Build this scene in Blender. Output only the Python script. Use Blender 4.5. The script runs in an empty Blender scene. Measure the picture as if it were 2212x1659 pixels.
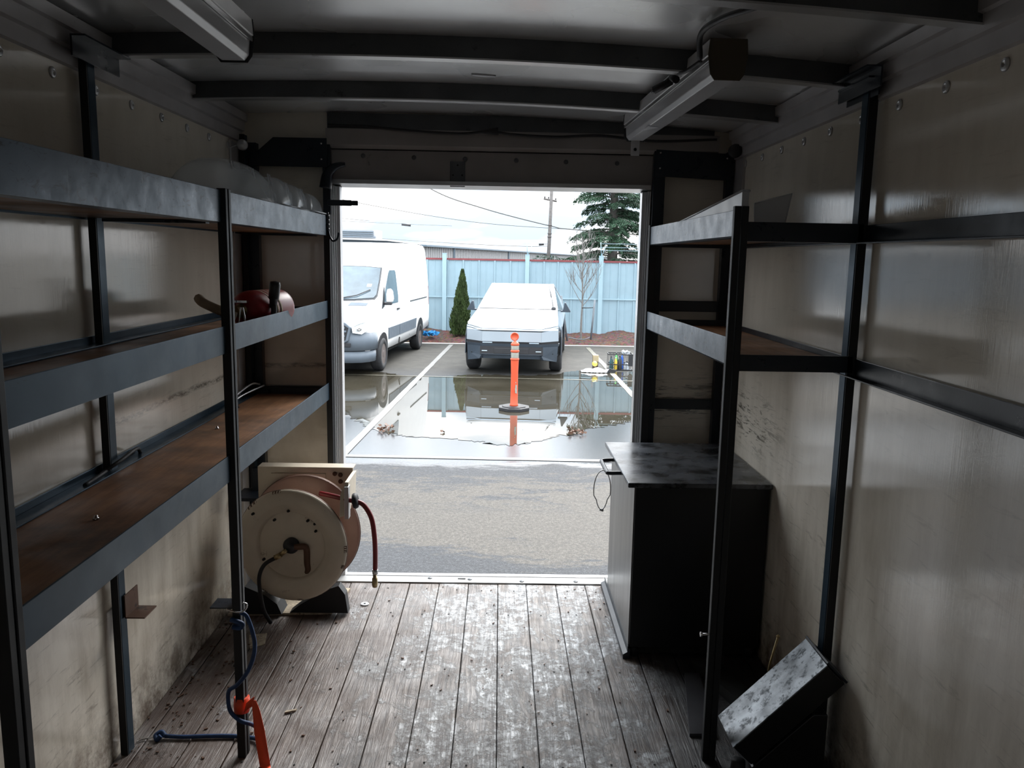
import bpy, math, random
from mathutils import Vector, Matrix
random.seed(7)
C = bpy.context.scene.collection
SC = bpy.context.scene
PI = math.pi
# ------------------------------------------------------------------ camera
CAM_H = 1.6
fw = Vector((0.0164376, 0.9877954, -0.1548872))
rt = Vector((0.99974357, -0.01382407, 0.01793582))
up = Vector((-0.01557575, 0.1551423, 0.98776934))
cd = bpy.data.cameras.new('camera')
cam = bpy.data.objects.new('camera', cd); C.objects.link(cam)
cd.sensor_width = 36.0; cd.sensor_fit = 'HORIZONTAL'
cd.lens = 1741.0 / 2212.0 * 36.0
cd.clip_start = 0.02; cd.clip_end = 2000
m3 = Matrix((rt, up, -fw)).transposed()
cam.matrix_world = Matrix.Translation((0, 0, CAM_H)) @ m3.to_4x4()
SC.camera = cam
# ------------------------------------------------------------------ sky, sun, exposure
SKY = 5.4          # brightness of the overcast zenith against the horizon
w = bpy.data.worlds.new('overcast_sky'); SC.world = w; w.use_nodes = True
nt = w.node_tree; nt.nodes.clear()
def N(t, **k):
    n = nt.nodes.new(t)
    for a, v in k.items(): setattr(n, a, v)
    return n
out = N('ShaderNodeOutputWorld'); bg = N('ShaderNodeBackground'); nt.links.new(bg.outputs[0], out.inputs[0])
tc = N('ShaderNodeTexCoord'); sx = N('ShaderNodeSeparateXYZ'); nt.links.new(tc.outputs['Generated'], sx.inputs[0])
mp = N('ShaderNodeMapping'); mp.inputs['Scale'].default_value = (1.6, 1.6, 9.0); nt.links.new(tc.outputs['Generated'], mp.inputs[0])
nz = N('ShaderNodeTexNoise'); nz.inputs['Scale'].default_value = 3.4; nz.inputs['Detail'].default_value = 5; nt.links.new(mp.outputs[0], nz.inputs[0])
cr = N('ShaderNodeValToRGB'); cr.color_ramp.elements[0].position = .40; cr.color_ramp.elements[0].color = (.56, .68, .80, 1)
cr.color_ramp.elements[1].position = .56; cr.color_ramp.elements[1].color = (1.0, 1.0, 1.0, 1); nt.links.new(nz.outputs[0], cr.inputs[0])
mr = N('ShaderNodeMapRange'); mr.inputs[1].default_value = 0.0; mr.inputs[2].default_value = 1.0
mr.inputs[3].default_value = .60; mr.inputs[4].default_value = .60 * SKY; nt.links.new(sx.outputs[2], mr.inputs[0])
nt.links.new(cr.outputs[0], bg.inputs[0]); nt.links.new(mr.outputs[0], bg.inputs[1])
sd = bpy.data.lights.new('veiled_sun', 'SUN'); sd.energy = 1.8; sd.angle = math.radians(35); sd.color = (1.0, .97, .93)
so = bpy.data.objects.new('veiled_sun', sd); C.objects.link(so)
so.rotation_euler = Vector((-0.30, -0.74, -0.62)).to_track_quat('-Z', 'Y').to_euler()
SC.view_settings.view_transform = 'Standard'; SC.view_settings.look = 'None'
SC.view_settings.exposure = 1.25; SC.view_settings.gamma = 1.0; SC.view_settings.use_curve_mapping = False
SC.cycles.use_denoising = True
SC.cycles.max_bounces = 12; SC.cycles.diffuse_bounces = 7; SC.cycles.glossy_bounces = 5; SC.cycles.transparent_max_bounces = 16
SC.cycles.sample_clamp_indirect = 6.0; SC.cycles.caustics_reflective = True

# ------------------------------------------------------------------ materials
MATS = {}
class NB:
    """small node builder"""
    def __init__(s, name):
        s.m = bpy.data.materials.new(name); s.m.use_nodes = True
        s.t = s.m.node_tree; s.t.nodes.clear()
        s.out = s.t.nodes.new('ShaderNodeOutputMaterial'); s.b = s.t.nodes.new('ShaderNodeBsdfPrincipled')
        s.t.links.new(s.b.outputs[0], s.out.inputs[0])
    def n(s, t, ins=None, **k):
        n = s.t.nodes.new(t)
        for a, v in k.items(): setattr(n, a, v)
        for i, v in (ins or {}).items():
            if hasattr(v, 'is_linked') or isinstance(v, bpy.types.NodeSocket): s.t.links.new(v, n.inputs[i])
            else: n.inputs[i].default_value = v
        return n
    def set(s, **k):
        for a, v in k.items():
            a = a.replace('_', ' ')
            if isinstance(v, bpy.types.NodeSocket): s.t.links.new(v, s.b.inputs[a])
            else: s.b.inputs[a].default_value = v
    def coord(s, world=False, scale=(1, 1, 1), rot=(0, 0, 0), loc=(0, 0, 0)):
        c = s.n('ShaderNodeNewGeometry').outputs['Position'] if world else s.n('ShaderNodeTexCoord').outputs['Object']
        return s.n('ShaderNodeMapping', {0: c, 'Scale': scale, 'Rotation': rot, 'Location': loc}).outputs[0]
    def noise(s, co, scale, detail=4, rough=.55, dist=0):
        return s.n('ShaderNodeTexNoise', {0: co, 'Scale': scale, 'Detail': detail, 'Roughness': rough, 'Distortion': dist}).outputs[0]
    def ramp(s, fac, stops):
        r = s.n('ShaderNodeValToRGB', {0: fac}); e = r.color_ramp.elements
        while len(e) < len(stops): e.new(.5)
        for i, (p, c) in enumerate(stops):
            e[i].position = p; e[i].color = (c, c, c, 1) if not hasattr(c, '__len__') else (*c, 1)
        return r.outputs[0]
    def mix(s, f, a, b, mode='MIX'):
        n = s.t.nodes.new('ShaderNodeMix'); n.data_type = 'RGBA'; n.blend_type = mode
        for i, v in ((0, f), (6, a), (7, b)):
            if isinstance(v, bpy.types.NodeSocket): s.t.links.new(v, n.inputs[i])
            elif i == 0: n.inputs[0].default_value = v
            else: n.inputs[i].default_value = (*v, 1) if len(v) == 3 else v
        return n.outputs[2]
    def math(s, op, a, b=0.0, c=0.0):
        n = s.t.nodes.new('ShaderNodeMath'); n.operation = op
        for i, v in enumerate((a, b, c)):
            if isinstance(v, bpy.types.NodeSocket): s.t.links.new(v, n.inputs[i])
            else: n.inputs[i].default_value = v
        return n.outputs[0]
    def bump(s, h, st=.2, dist=.01):
        s.set(Normal=s.n('ShaderNodeBump', {'Strength': st, 'Distance': dist, 'Height': h}).outputs[0])

def pm(name, col, rough=.5, metal=0.0, var=.12, scale=6.0, dark=None, dth=.62, bump=0.0, bscale=60.0, coat=0.0, ior=1.5, alpha=1.0, rvar=.15, stretch=(1, 1, 1)):
    """plain procedural material: mottled colour, optional dark stains, roughness variation, fine bump"""
    k = NB(name); co = k.coord(scale=stretch)
    n1 = k.noise(co, scale, 5)
    lo = tuple(c * (1 - var) for c in col); hi = tuple(min(1, c * (1 + var)) for c in col)
    c = k.ramp(n1, [(.3, lo), (.7, hi)])
    if dark is not None:
        f = k.ramp(k.noise(co, scale * 2.3, 8, .7), [(dth, 0.0), (dth + .1, 1.0)])
        c = k.mix(f, c, dark)
    k.set(Base_Color=c, Metallic=metal, IOR=ior, Alpha=alpha)
    k.set(Roughness=k.ramp(k.noise(co, scale * 1.7, 4), [(.3, max(.02, rough * (1 - rvar))), (.7, min(1, rough * (1 + rvar)))]))
    if coat: k.set(Coat_Weight=coat, Coat_Roughness=.12)
    if bump: k.bump(k.noise(co, bscale, 4), bump, .004)
    MATS[name] = k.m
    return k.m

def wall_mat():
    k = NB('gel_coated_wall_panel'); co = k.coord(world=True)
    c = k.ramp(k.noise(co, 1.4, 4), [(.3, (.68, .62, .52)), (.7, (.82, .76, .66))])
    # diagonal rubbing marks, dirt specks, grime towards the foot of the wall
    cs = k.coord(world=True, rot=(math.radians(38), 0, 0), scale=(1, 1.2, 9))
    s1 = k.ramp(k.noise(cs, 5.0, 9, .72, .6), [(.57, 0.0), (.70, .75)])
    c2 = k.coord(world=True, rot=(math.radians(-24), 0, 0), scale=(1, 1.5, 14))
    s2 = k.ramp(k.noise(c2, 3.4, 9, .7, .4), [(.59, 0.0), (.71, .7)])
    area = k.ramp(k.noise(co, 2.2, 2), [(.38, .15), (.56, 1.0)])
    sep = k.n('ShaderNodeSeparateXYZ', {0: k.n('ShaderNodeNewGeometry').outputs['Position']})
    low = k.n('ShaderNodeMapRange', {0: sep.outputs[2], 1: 1.3, 2: .1, 3: .25, 4: 1.0}).outputs[0]
    f = k.math('MULTIPLY', k.math('MAXIMUM', s1, s2), k.math('MULTIPLY', area, low))
    c = k.mix(f, c, (.10, .085, .07))
    sp = k.ramp(k.noise(co, 42, 6, .7), [(.70, 0.0), (.76, .8)])
    c = k.mix(k.math('MULTIPLY', sp, low), c, (.09, .07, .05))
    dirt = k.math('MULTIPLY', k.ramp(k.noise(k.coord(world=True, scale=(1, 3, .8)), 2.6, 6, .65), [(.42, 0.0), (.75, .85)]), low)
    c = k.mix(dirt, c, (.32, .26, .19))
    foot = k.math('MULTIPLY', k.n('ShaderNodeMapRange', {0: sep.outputs[2], 1: .30, 2: .0, 3: 0.0, 4: 1.0}).outputs[0], k.ramp(k.noise(co, 11, 8, .75), [(.40, 0.0), (.62, 1.0)]))
    c = k.mix(foot, c, (.12, .08, .055))
    # long rubbed line along the left wall above the bottom shelf, black scrapes on the right wall by the cabinet
    yz = k.math('ADD', sep.outputs[2], k.math('MULTIPLY', k.math('SUBTRACT', k.noise(co, 4, 3), .5), .03))
    ln = k.n('ShaderNodeMapRange', {0: k.math('ABSOLUTE', k.math('SUBTRACT', yz, 1.065)), 1: .016, 2: .004, 3: 0.0, 4: 1.0}).outputs[0]
    ln = k.math('MULTIPLY', ln, k.math('MULTIPLY', k.math('LESS_THAN', sep.outputs[0], 0.0), k.math('GREATER_THAN', sep.outputs[1], 2.5)))
    ln = k.math('MULTIPLY', ln, k.ramp(k.noise(k.coord(world=True, scale=(1, 1, 4)), 22, 6, .7), [(.40, .15), (.58, 1.0)]))
    c = k.mix(k.math('MULTIPLY', ln, .75), c, (.05, .045, .04))
    sq = k.n('ShaderNodeMapRange', {0: k.math('ABSOLUTE', k.math('SUBTRACT', sep.outputs[2], .93)), 1: .16, 2: .05, 3: 0.0, 4: 1.0}).outputs[0]
    sq = k.math('MULTIPLY', sq, k.math('MULTIPLY', k.math('GREATER_THAN', sep.outputs[0], 0.0), k.n('ShaderNodeMapRange', {0: sep.outputs[1], 1: 2.9, 2: 3.3, 3: 0.0, 4: 1.0}).outputs[0]))
    sq = k.math('MULTIPLY', sq, k.ramp(k.noise(k.coord(world=True, rot=(math.radians(-28), 0, 0), scale=(1, 1.2, 9)), 6, 9, .75, .6), [(.52, 0.0), (.60, 1.0)]))
    c = k.mix(k.math('MULTIPLY', sq, .85), c, (.03, .025, .02))
    k.set(Base_Color=c, Roughness=k.ramp(k.noise(k.coord(world=True, scale=(1, 8, 1)), 4, 4), [(.3, .05), (.75, .13)]), IOR=1.75)
    st = k.noise(k.coord(world=True, scale=(1, 60, 2.2)), 3.0, 4, .6)
    k.bump(k.math('ADD', st, k.noise(co, 6, 2)), .07, .004)
    return k.m
def floor_mat():
    k = NB('weathered_plank'); co = k.coord(world=True)
    rnd = k.n('ShaderNodeObjectInfo').outputs['Random']
    off = k.n('ShaderNodeCombineXYZ', {0: k.math('MULTIPLY', rnd, 40.0), 1: k.math('MULTIPLY', rnd, 17.0), 2: 0.0}).outputs[0]
    add = k.n('ShaderNodeVectorMath', {0: k.coord(world=True, scale=(1, .07, 1)), 1: off}, operation='ADD').outputs[0]
    g = k.noise(add, 55, 7, .65, 1.2)
    c = k.ramp(g, [(.38, (.035, .027, .023)), (.5, (.135, .112, .098)), (.62, (.27, .245, .225))])
    tint = k.ramp(rnd, [(0.0, (.82, .76, .72)), (1.0, (1.15, 1.15, 1.18))])
    c = k.mix(1.0, c, tint, 'MULTIPLY')
    sep = k.n('ShaderNodeSeparateXYZ', {0: co})
    # worn white paint down the walked middle, brown oily grime at the sides
    mid = k.n('ShaderNodeMapRange', {0: k.math('ABSOLUTE', k.math('SUBTRACT', sep.outputs[0], .12)), 1: .95, 2: .15, 3: 0.0, 4: 1.0}).outputs[0]
    grain2 = k.ramp(g, [(.44, 0.0), (.56, 1.0)])
    pn = k.noise(k.coord(world=True, scale=(1, .7, 1)), 5.5, 9, .74, .5)
    p = k.ramp(k.math('ADD', pn, k.math('MULTIPLY', mid, .13)), [(.575, 0.0), (.62, 1.0)])
    p = k.math('MULTIPLY', p, k.ramp(k.noise(co, 26, 8, .8), [(.42, .05), (.54, 1.0)]))
    p = k.math('MULTIPLY', p, k.math('ADD', k.math('MULTIPLY', grain2, .6), .4))
    c = k.mix(p, c, (.74, .76, .78))
    film = k.ramp(k.noise(co, 3.4, 8, .7), [(.5, 0.0), (.7, .45)])
    c = k.mix(film, c, (.30, .31, .32))
    br = k.math('MULTIPLY', k.ramp(k.noise(co, 3.1, 7, .65), [(.34, .1), (.54, .95)]), k.math('SUBTRACT', 1.0, mid))
    c = k.mix(br, c, (.070, .043, .031))
    bk = k.ramp(k.noise(co, 26, 8, .72), [(.66, 0.0), (.72, .9)])
    c = k.mix(bk, c, (.02, .018, .016))
    # planks darken towards the right-hand wall
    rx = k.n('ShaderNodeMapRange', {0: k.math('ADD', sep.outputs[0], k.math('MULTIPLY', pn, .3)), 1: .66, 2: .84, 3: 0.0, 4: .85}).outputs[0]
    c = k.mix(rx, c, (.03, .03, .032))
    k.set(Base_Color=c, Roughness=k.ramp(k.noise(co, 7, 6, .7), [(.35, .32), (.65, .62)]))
    k.bump(k.math('ADD', g, k.math('MULTIPLY', p, .4)), .7, .008)
    return k.m
def roof_mat():
    k = NB('dull_galvanised_sheet'); co = k.coord(world=True)
    c = k.ramp(k.noise(co, 2.0, 6, .6), [(.3, (.70, .70, .70)), (.7, (.82, .83, .84))])
    sc = k.ramp(k.noise(k.coord(world=True, scale=(1, 2.5, 1)), 12, 4, .55), [(.50, 0.0), (.80, .25)])
    c = k.mix(k.math('MULTIPLY', sc, .4), c, (.84, .85, .85))
    sp = k.ramp(k.noise(k.coord(world=True, scale=(1, 3, 1)), 34, 6, .7), [(.76, 0.0), (.82, .4)])
    c = k.mix(sp, c, (.16, .13, .11))
    k.set(Base_Color=c, Metallic=.5, Roughness=k.ramp(k.noise(co, 2.5, 2, .5), [(.3, .24), (.7, .34)]))
    k.bump(k.noise(co, 2.2, 2), .10, .02)
    return k.m
def black_steel():
    k = NB('black_painted_steel'); co = k.coord(world=True)
    c = k.ramp(k.noise(co, 5, 5), [(.3, (.008, .012, .018)), (.7, (.016, .022, .032))])
    s = k.ramp(k.noise(k.coord(world=True, scale=(1, 1, 1), rot=(.5, .3, .2)), 21, 9, .75, .8), [(.60, 0.0), (.68, .5)])
    c = k.mix(k.math('MULTIPLY', s, .4), c, (.10, .12, .14))
    k.set(Base_Color=c, Roughness=k.ramp(k.noise(co, 9, 6, .7), [(.3, .24), (.7, .40)]), IOR=1.45)
    k.bump(k.noise(co, 90, 4), .08, .002)
    return k.m
def rail_steel():
    k = NB('sky_tinted_rail_steel'); co = k.coord(world=True)
    c = k.ramp(k.noise(co, 3, 6), [(.3, (.016, .032, .048)), (.7, (.034, .062, .090))])  # reflected blue of sky and fence put into the base colour
    s = k.ramp(k.noise(k.coord(world=True, scale=(1, 1, 3)), 13, 9, .75, .8), [(.64, 0.0), (.70, .6)])
    c = k.mix(s, c, (.012, .014, .018))
    k.set(Base_Color=c, Metallic=.55, Roughness=k.ramp(k.noise(co, 9, 6, .7), [(.3, .30), (.7, .44)]), IOR=1.3)
    return k.m
def worn_steel():
    k = NB('worn_steel_rail'); co = k.coord(world=True)
    c = k.ramp(k.noise(co, 4, 5), [(.3, (.035, .055, .078)), (.7, (.075, .105, .14))])
    cs = k.coord(world=True, scale=(1, 1, 2.2), rot=(.35, 0, 0))
    s = k.ramp(k.noise(cs, 15, 10, .78, 1.5), [(.56, 0.0), (.62, .9)])
    c = k.mix(s, c, (.008, .009, .012))
    s = k.ramp(k.noise(k.coord(world=True, scale=(1, 3, 1)), 9, 8, .7), [(.60, 0.0), (.72, .5)])
    c = k.mix(s, c, (.26, .28, .30))
    k.set(Base_Color=c, Metallic=.35, Roughness=k.ramp(k.noise(co, 11, 6, .7), [(.3, .24), (.7, .46)]))
    k.bump(k.noise(co, 60, 5), .12, .002)
    return k.m
def asphalt_mat():
    k = NB('lot_asphalt'); co = k.coord(world=True)
    g = k.mix(.5, k.noise(co, 34, 8, .85), k.noise(co, 110, 4, .8))
    base = k.ramp(g, [(.38, (.004, .0043, .005)), (.5, (.019, .0203, .0235)), (.62, (.078, .08, .085))])
    dry = k.ramp(g, [(.38, (.015, .0125, .010)), (.5, (.050, .0435, .036)), (.62, (.135, .122, .104))])
    sep = k.n('ShaderNodeSeparateXYZ', {0: co}); y = sep.outputs[1]; x = sep.outputs[0]
    nn = k.noise(k.coord(world=True, scale=(.6, 1.6, 1)), 1.5, 12, .82, .3)
    wob = k.math('MULTIPLY', k.math('SUBTRACT', nn, .5), 4.2)
    lowedge = k.math('ADD', 6.25, k.math('MULTIPLY', k.math('MULTIPLY', k.math('SUBTRACT', x, .55), k.math('SUBTRACT', x, .55)), .16))
    yy = k.math('ADD', y, wob)
    band = k.math('MULTIPLY', k.n('ShaderNodeMapRange', {0: k.math('SUBTRACT', yy, lowedge), 1: -.12, 2: .12, 3: 0.0, 4: 1.0}).outputs[0],
                  k.n('ShaderNodeMapRange', {0: yy, 1: 8.65, 2: 8.35, 3: 0.0, 4: 1.0}).outputs[0])
    spots = k.ramp(k.noise(k.coord(world=True, scale=(.7, 1.7, 1)), 1.9, 12, .80, .5), [(.525, 1.0), (.565, 0.0)])
    spots = k.math('MAXIMUM', spots, k.n('ShaderNodeMapRange', {0: y, 1: 7.9, 2: 7.3, 3: 0.0, 4: 1.0}).outputs[0])
    f = k.math('MULTIPLY', band, spots)
    c = k.mix(f, base, dry)
    far = k.n('ShaderNodeMapRange', {0: y, 1: 16.0, 2: 17.5, 3: 0.0, 4: 1.0}).outputs[0]
    c = k.mix(far, c, k.ramp(k.noise(co, 3.0, 7, .65), [(.35, (0.021, 0.018, 0.014)), (.7, (0.049, 0.045, 0.036))]))
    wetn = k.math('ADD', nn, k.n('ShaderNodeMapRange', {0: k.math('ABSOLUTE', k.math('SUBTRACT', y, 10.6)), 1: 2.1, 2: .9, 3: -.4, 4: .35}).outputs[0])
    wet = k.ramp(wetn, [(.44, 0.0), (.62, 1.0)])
    c = k.mix(wet, c, k.mix(.5, c, (0.075, 0.078, 0.081)))  # sky sheen on the wet band painted in as a paler colour
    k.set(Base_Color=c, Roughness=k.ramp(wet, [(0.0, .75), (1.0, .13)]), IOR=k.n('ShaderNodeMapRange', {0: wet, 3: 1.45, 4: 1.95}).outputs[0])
    bs = k.n('ShaderNodeBump', {'Strength': k.ramp(wet, [(0.0, .5), (1.0, .10)]), 'Distance': .01, 'Height': g})
    k.set(Normal=bs.outputs[0])
    return k.m
def water_mat():
    k = NB('standing_water'); co = k.coord(world=True)
    c = k.ramp(k.noise(co, 1.2, 5), [(.3, (.030, .026, .018)), (.7, (.052, .046, .034))])
    sp = k.ramp(k.noise(co, 30, 6, .8), [(.74, 0.0), (.78, .6)])
    k.set(Base_Color=k.mix(sp, c, (.2, .19, .16)), Roughness=.012, IOR=1.75)
    k.bump(k.noise(co, 1.1, 2), .02, .01)
    return k.m
def mulch_mat():
    k = NB('bark_mulch'); co = k.coord(world=True)
    n = k.n('ShaderNodeTexVoronoi', {0: k.coord(world=True, scale=(1, 1.6, 1)), 'Scale': 14.0})
    c = k.mix(.5, n.outputs['Color'], (0.375, 0.375, 0.375)); v = k.noise(co, 22, 7, .8)
    c2 = k.ramp(v, [(.3, (0.026, 0.012, 0.009)), (.55, (0.098, 0.045, 0.034)), (.75, (0.225, 0.143, 0.112))])
    k.set(Base_Color=k.mix(1.0, c2, c, 'OVERLAY'), Roughness=.9)
    k.bump(v, .8, .03)
    return k.m
def ply_mat():
    k = NB('stained_plywood'); co = k.coord(world=True)
    c = k.ramp(k.noise(k.coord(world=True, scale=(6, .5, 1)), 7, 7, .65), [(.3, (.20, .09, .042)), (.7, (.38, .19, .09))])
    d = k.ramp(k.noise(co, 2.3, 7, .65), [(.42, 0.0), (.66, .85)])
    c = k.mix(d, c, (.03, .02, .015))
    k.set(Base_Color=c, Roughness=k.ramp(k.noise(co, 6, 5), [(.3, .4), (.7, .65)]))
    k.bump(k.noise(k.coord(world=True, scale=(8, 1, 1)), 14, 4), .15, .002)
    return k.m

WALL = wall_mat(); PLANK = floor_mat(); ROOF = roof_mat(); BLK = black_steel(); RAIL = rail_steel(); WORN = worn_steel()
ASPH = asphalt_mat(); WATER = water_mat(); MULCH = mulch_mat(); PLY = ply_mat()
ALU = pm('brushed_aluminium', (.55, .55, .55), .34, .8, .1, 5, dark=(.10, .10, .10), dth=.66, bump=.05)
TRIM = pm('chalky_aluminium_rail', (.50, .48, .48), .42, .35, .12, 5, dark=(.14, .12, .11), dth=.66, bump=.06)
HEAD = pm('dusty_grey_header', (.27, .25, .24), .55, 0, .12, 4, dark=(.05, .05, .07), dth=.64)
BOW = pm('dull_roof_bow_steel', (.10, .105, .11), .42, .5, .2, 6, dark=(.03, .03, .03), dth=.62)
UNDER = pm('dark_gap', (.01, .01, .01), .9)
DKRUB = pm('black_rubber', (.014, .014, .016), .6, 0, .2, 9, bump=.1)
PLBLK = pm('black_plastic', (.02, .021, .024), .4)
WHMET = pm('white_enamel', (.60, .60, .61), .32, 0, .06, 5, dark=(.3, .27, .24), dth=.70)
DIFF = pm('acrylic_diffuser', (.52, .53, .55), .22, 0, .05, 4)
CREAM = pm('chipped_cream_enamel', (.62, .55, .44), .38, 0, .12, 5, dark=(.10, .045, .025), dth=.63, bump=.05)
PINK = pm('pinkish_primer', (.36, .22, .18), .5, 0, .15, 6, dark=(.06, .03, .02), dth=.66)
RUSTY = pm('rusty_brown_steel', (.10, .05, .03), .55, .2, .3, 9, dark=(.02, .012, .01), dth=.6)
BRASS = pm('dull_brass', (.42, .32, .17), .35, .9)
REDH = pm('dark_red_rubber', (.20, .018, .022), .35, 0, .15, 9)
REDP = pm('red_enamel', (.30, .012, .016), .38, 0, .15, 6)
WEB = pm('beige_webbing', (.34, .27, .19), .8, 0, .15, 30, bump=.3)
CHROME = pm('scuffed_chrome', (.6, .6, .6), .22, 1.0)
BLUEC = pm('blue_cord', (.008, .040, .125), .6, 0, .25, 60, bump=.3)
ORNG = pm('orange_flagging', (.80, .075, .02), .45, 0, .1, 8)
CABB = pm('black_cabinet_steel', (.012, .0125, .014), .34, .1, .2, 5, dark=(.035, .035, .035), dth=.66)
CABT = pm('scuffed_black_top', (.085, .09, .10), .30, .4, .45, 4, dark=(.012, .012, .013), dth=.50, rvar=.4)
CABS = pm('brushed_grey_side', (.20, .195, .19), .34, .55, .12, 3, stretch=(1, 6, .4))
POSTB = pm('matt_black_post', (.007, .008, .010), .55, 0, .2, 5)
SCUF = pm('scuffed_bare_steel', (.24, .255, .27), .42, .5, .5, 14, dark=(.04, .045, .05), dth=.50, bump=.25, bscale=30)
CHIP = pm('pale_wood_chips', (.36, .30, .22), .8, 0, .3, 40, dark=(.06, .04, .03), dth=.55, bump=.5)
WHPL = pm('white_plastic_tray', (.62, .64, .67), .35, 0, .04)
# outdoors
FENCE = pm('pale_blue_fence_steel', (.262, .372, .430), .45, .0, .05, 3, dark=(0.144, 0.216, 0.259), dth=.68)
FPOST = pm('paler_blue_fence_post', (0.302, 0.432, 0.490), .45, 0, .04, 3)
CAPR = pm('oxide_red_cap', (.20, .045, .05), .6)
VANW = pm('white_van_paint', (.82, .82, .82), .55, 0, .02, 3, ior=1.35)
VANG = pm('grey_bumper_plastic', (0.112, 0.137, 0.166), .55, 0, .06, 4)
VGLS = pm('van_window_glass', (0.072, 0.104, 0.126), .08, .0, .35, 2.2, ior=1.6)
TYRE = pm('tyre_rubber', (0.024, 0.025, 0.027), .75, 0, .2, 14, bump=.3)
RIM = pm('dull_steel_wheel', (.20, .17, .16), .45, .5)
LAMPG = pm('headlamp_glass', (.62, .66, .68), .12, 0, .25, 9)
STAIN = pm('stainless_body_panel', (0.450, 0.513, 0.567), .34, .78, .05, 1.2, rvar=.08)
STNT = pm('sky_bright_stainless', (.68, .70, .72), .42, .5, .03, 1.2)  # paler stainless copy for the top faces, sky brightness painted in
CTGL = pm('sky_glare_painted_glass', (.62, .63, .64), .30, 0, .03, 2)  # white sky glare on the glass painted in as a pale base
CTBL = pm('dark_slate_bumper', (0.032, 0.045, 0.061), .5, 0, .12, 4)
LBAR = pm('unlit_light_strip', (.50, .60, .70), .25, 0, .05)
ORC = pm('orange_delineator_plastic', (0.540, 0.072, 0.025), .42, 0, .08, 5)
REFL = pm('white_reflective_band', (0.302, 0.295, 0.259), .4, .1, .12, 30)
PAINT = pm('worn_white_line_paint', (0.164, 0.160, 0.151), .6, 0, .12, 12, dark=(0.076, 0.076, 0.076), dth=.62)
PAINY = pm('worn_yellowish_line_paint', (0.126, 0.117, 0.088), .5, 0, .15, 12, dark=(0.063, 0.063, 0.050), dth=.62)
THUJ = pm('thuja_green', (0.040, 0.068, 0.016), .8, 0, .5, 7)
FIRG = pm('cedar_green', (0.022, 0.058, 0.029), .8, 0, .55, .6)
BARK = pm('grey_bark', (.11, .10, .09), .85, 0, .25, 9)
TWIG = pm('pale_twig', (0.160, 0.152, 0.144), .85, 0, .2, 9)
POLEM = pm('weathered_pole_wood', (.13, .12, .115), .85, 0, .2, 9)
BLDW = pm('white_ribbed_siding', (0.396, 0.396, 0.403), .6, 0, .04)
BLDG = pm('grey_blue_siding', (0.144, 0.187, 0.230), .6, 0, .04)
STAKE = pm('grey_stake', (0.136, 0.152, 0.168), .7, 0, .15, 8)

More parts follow.
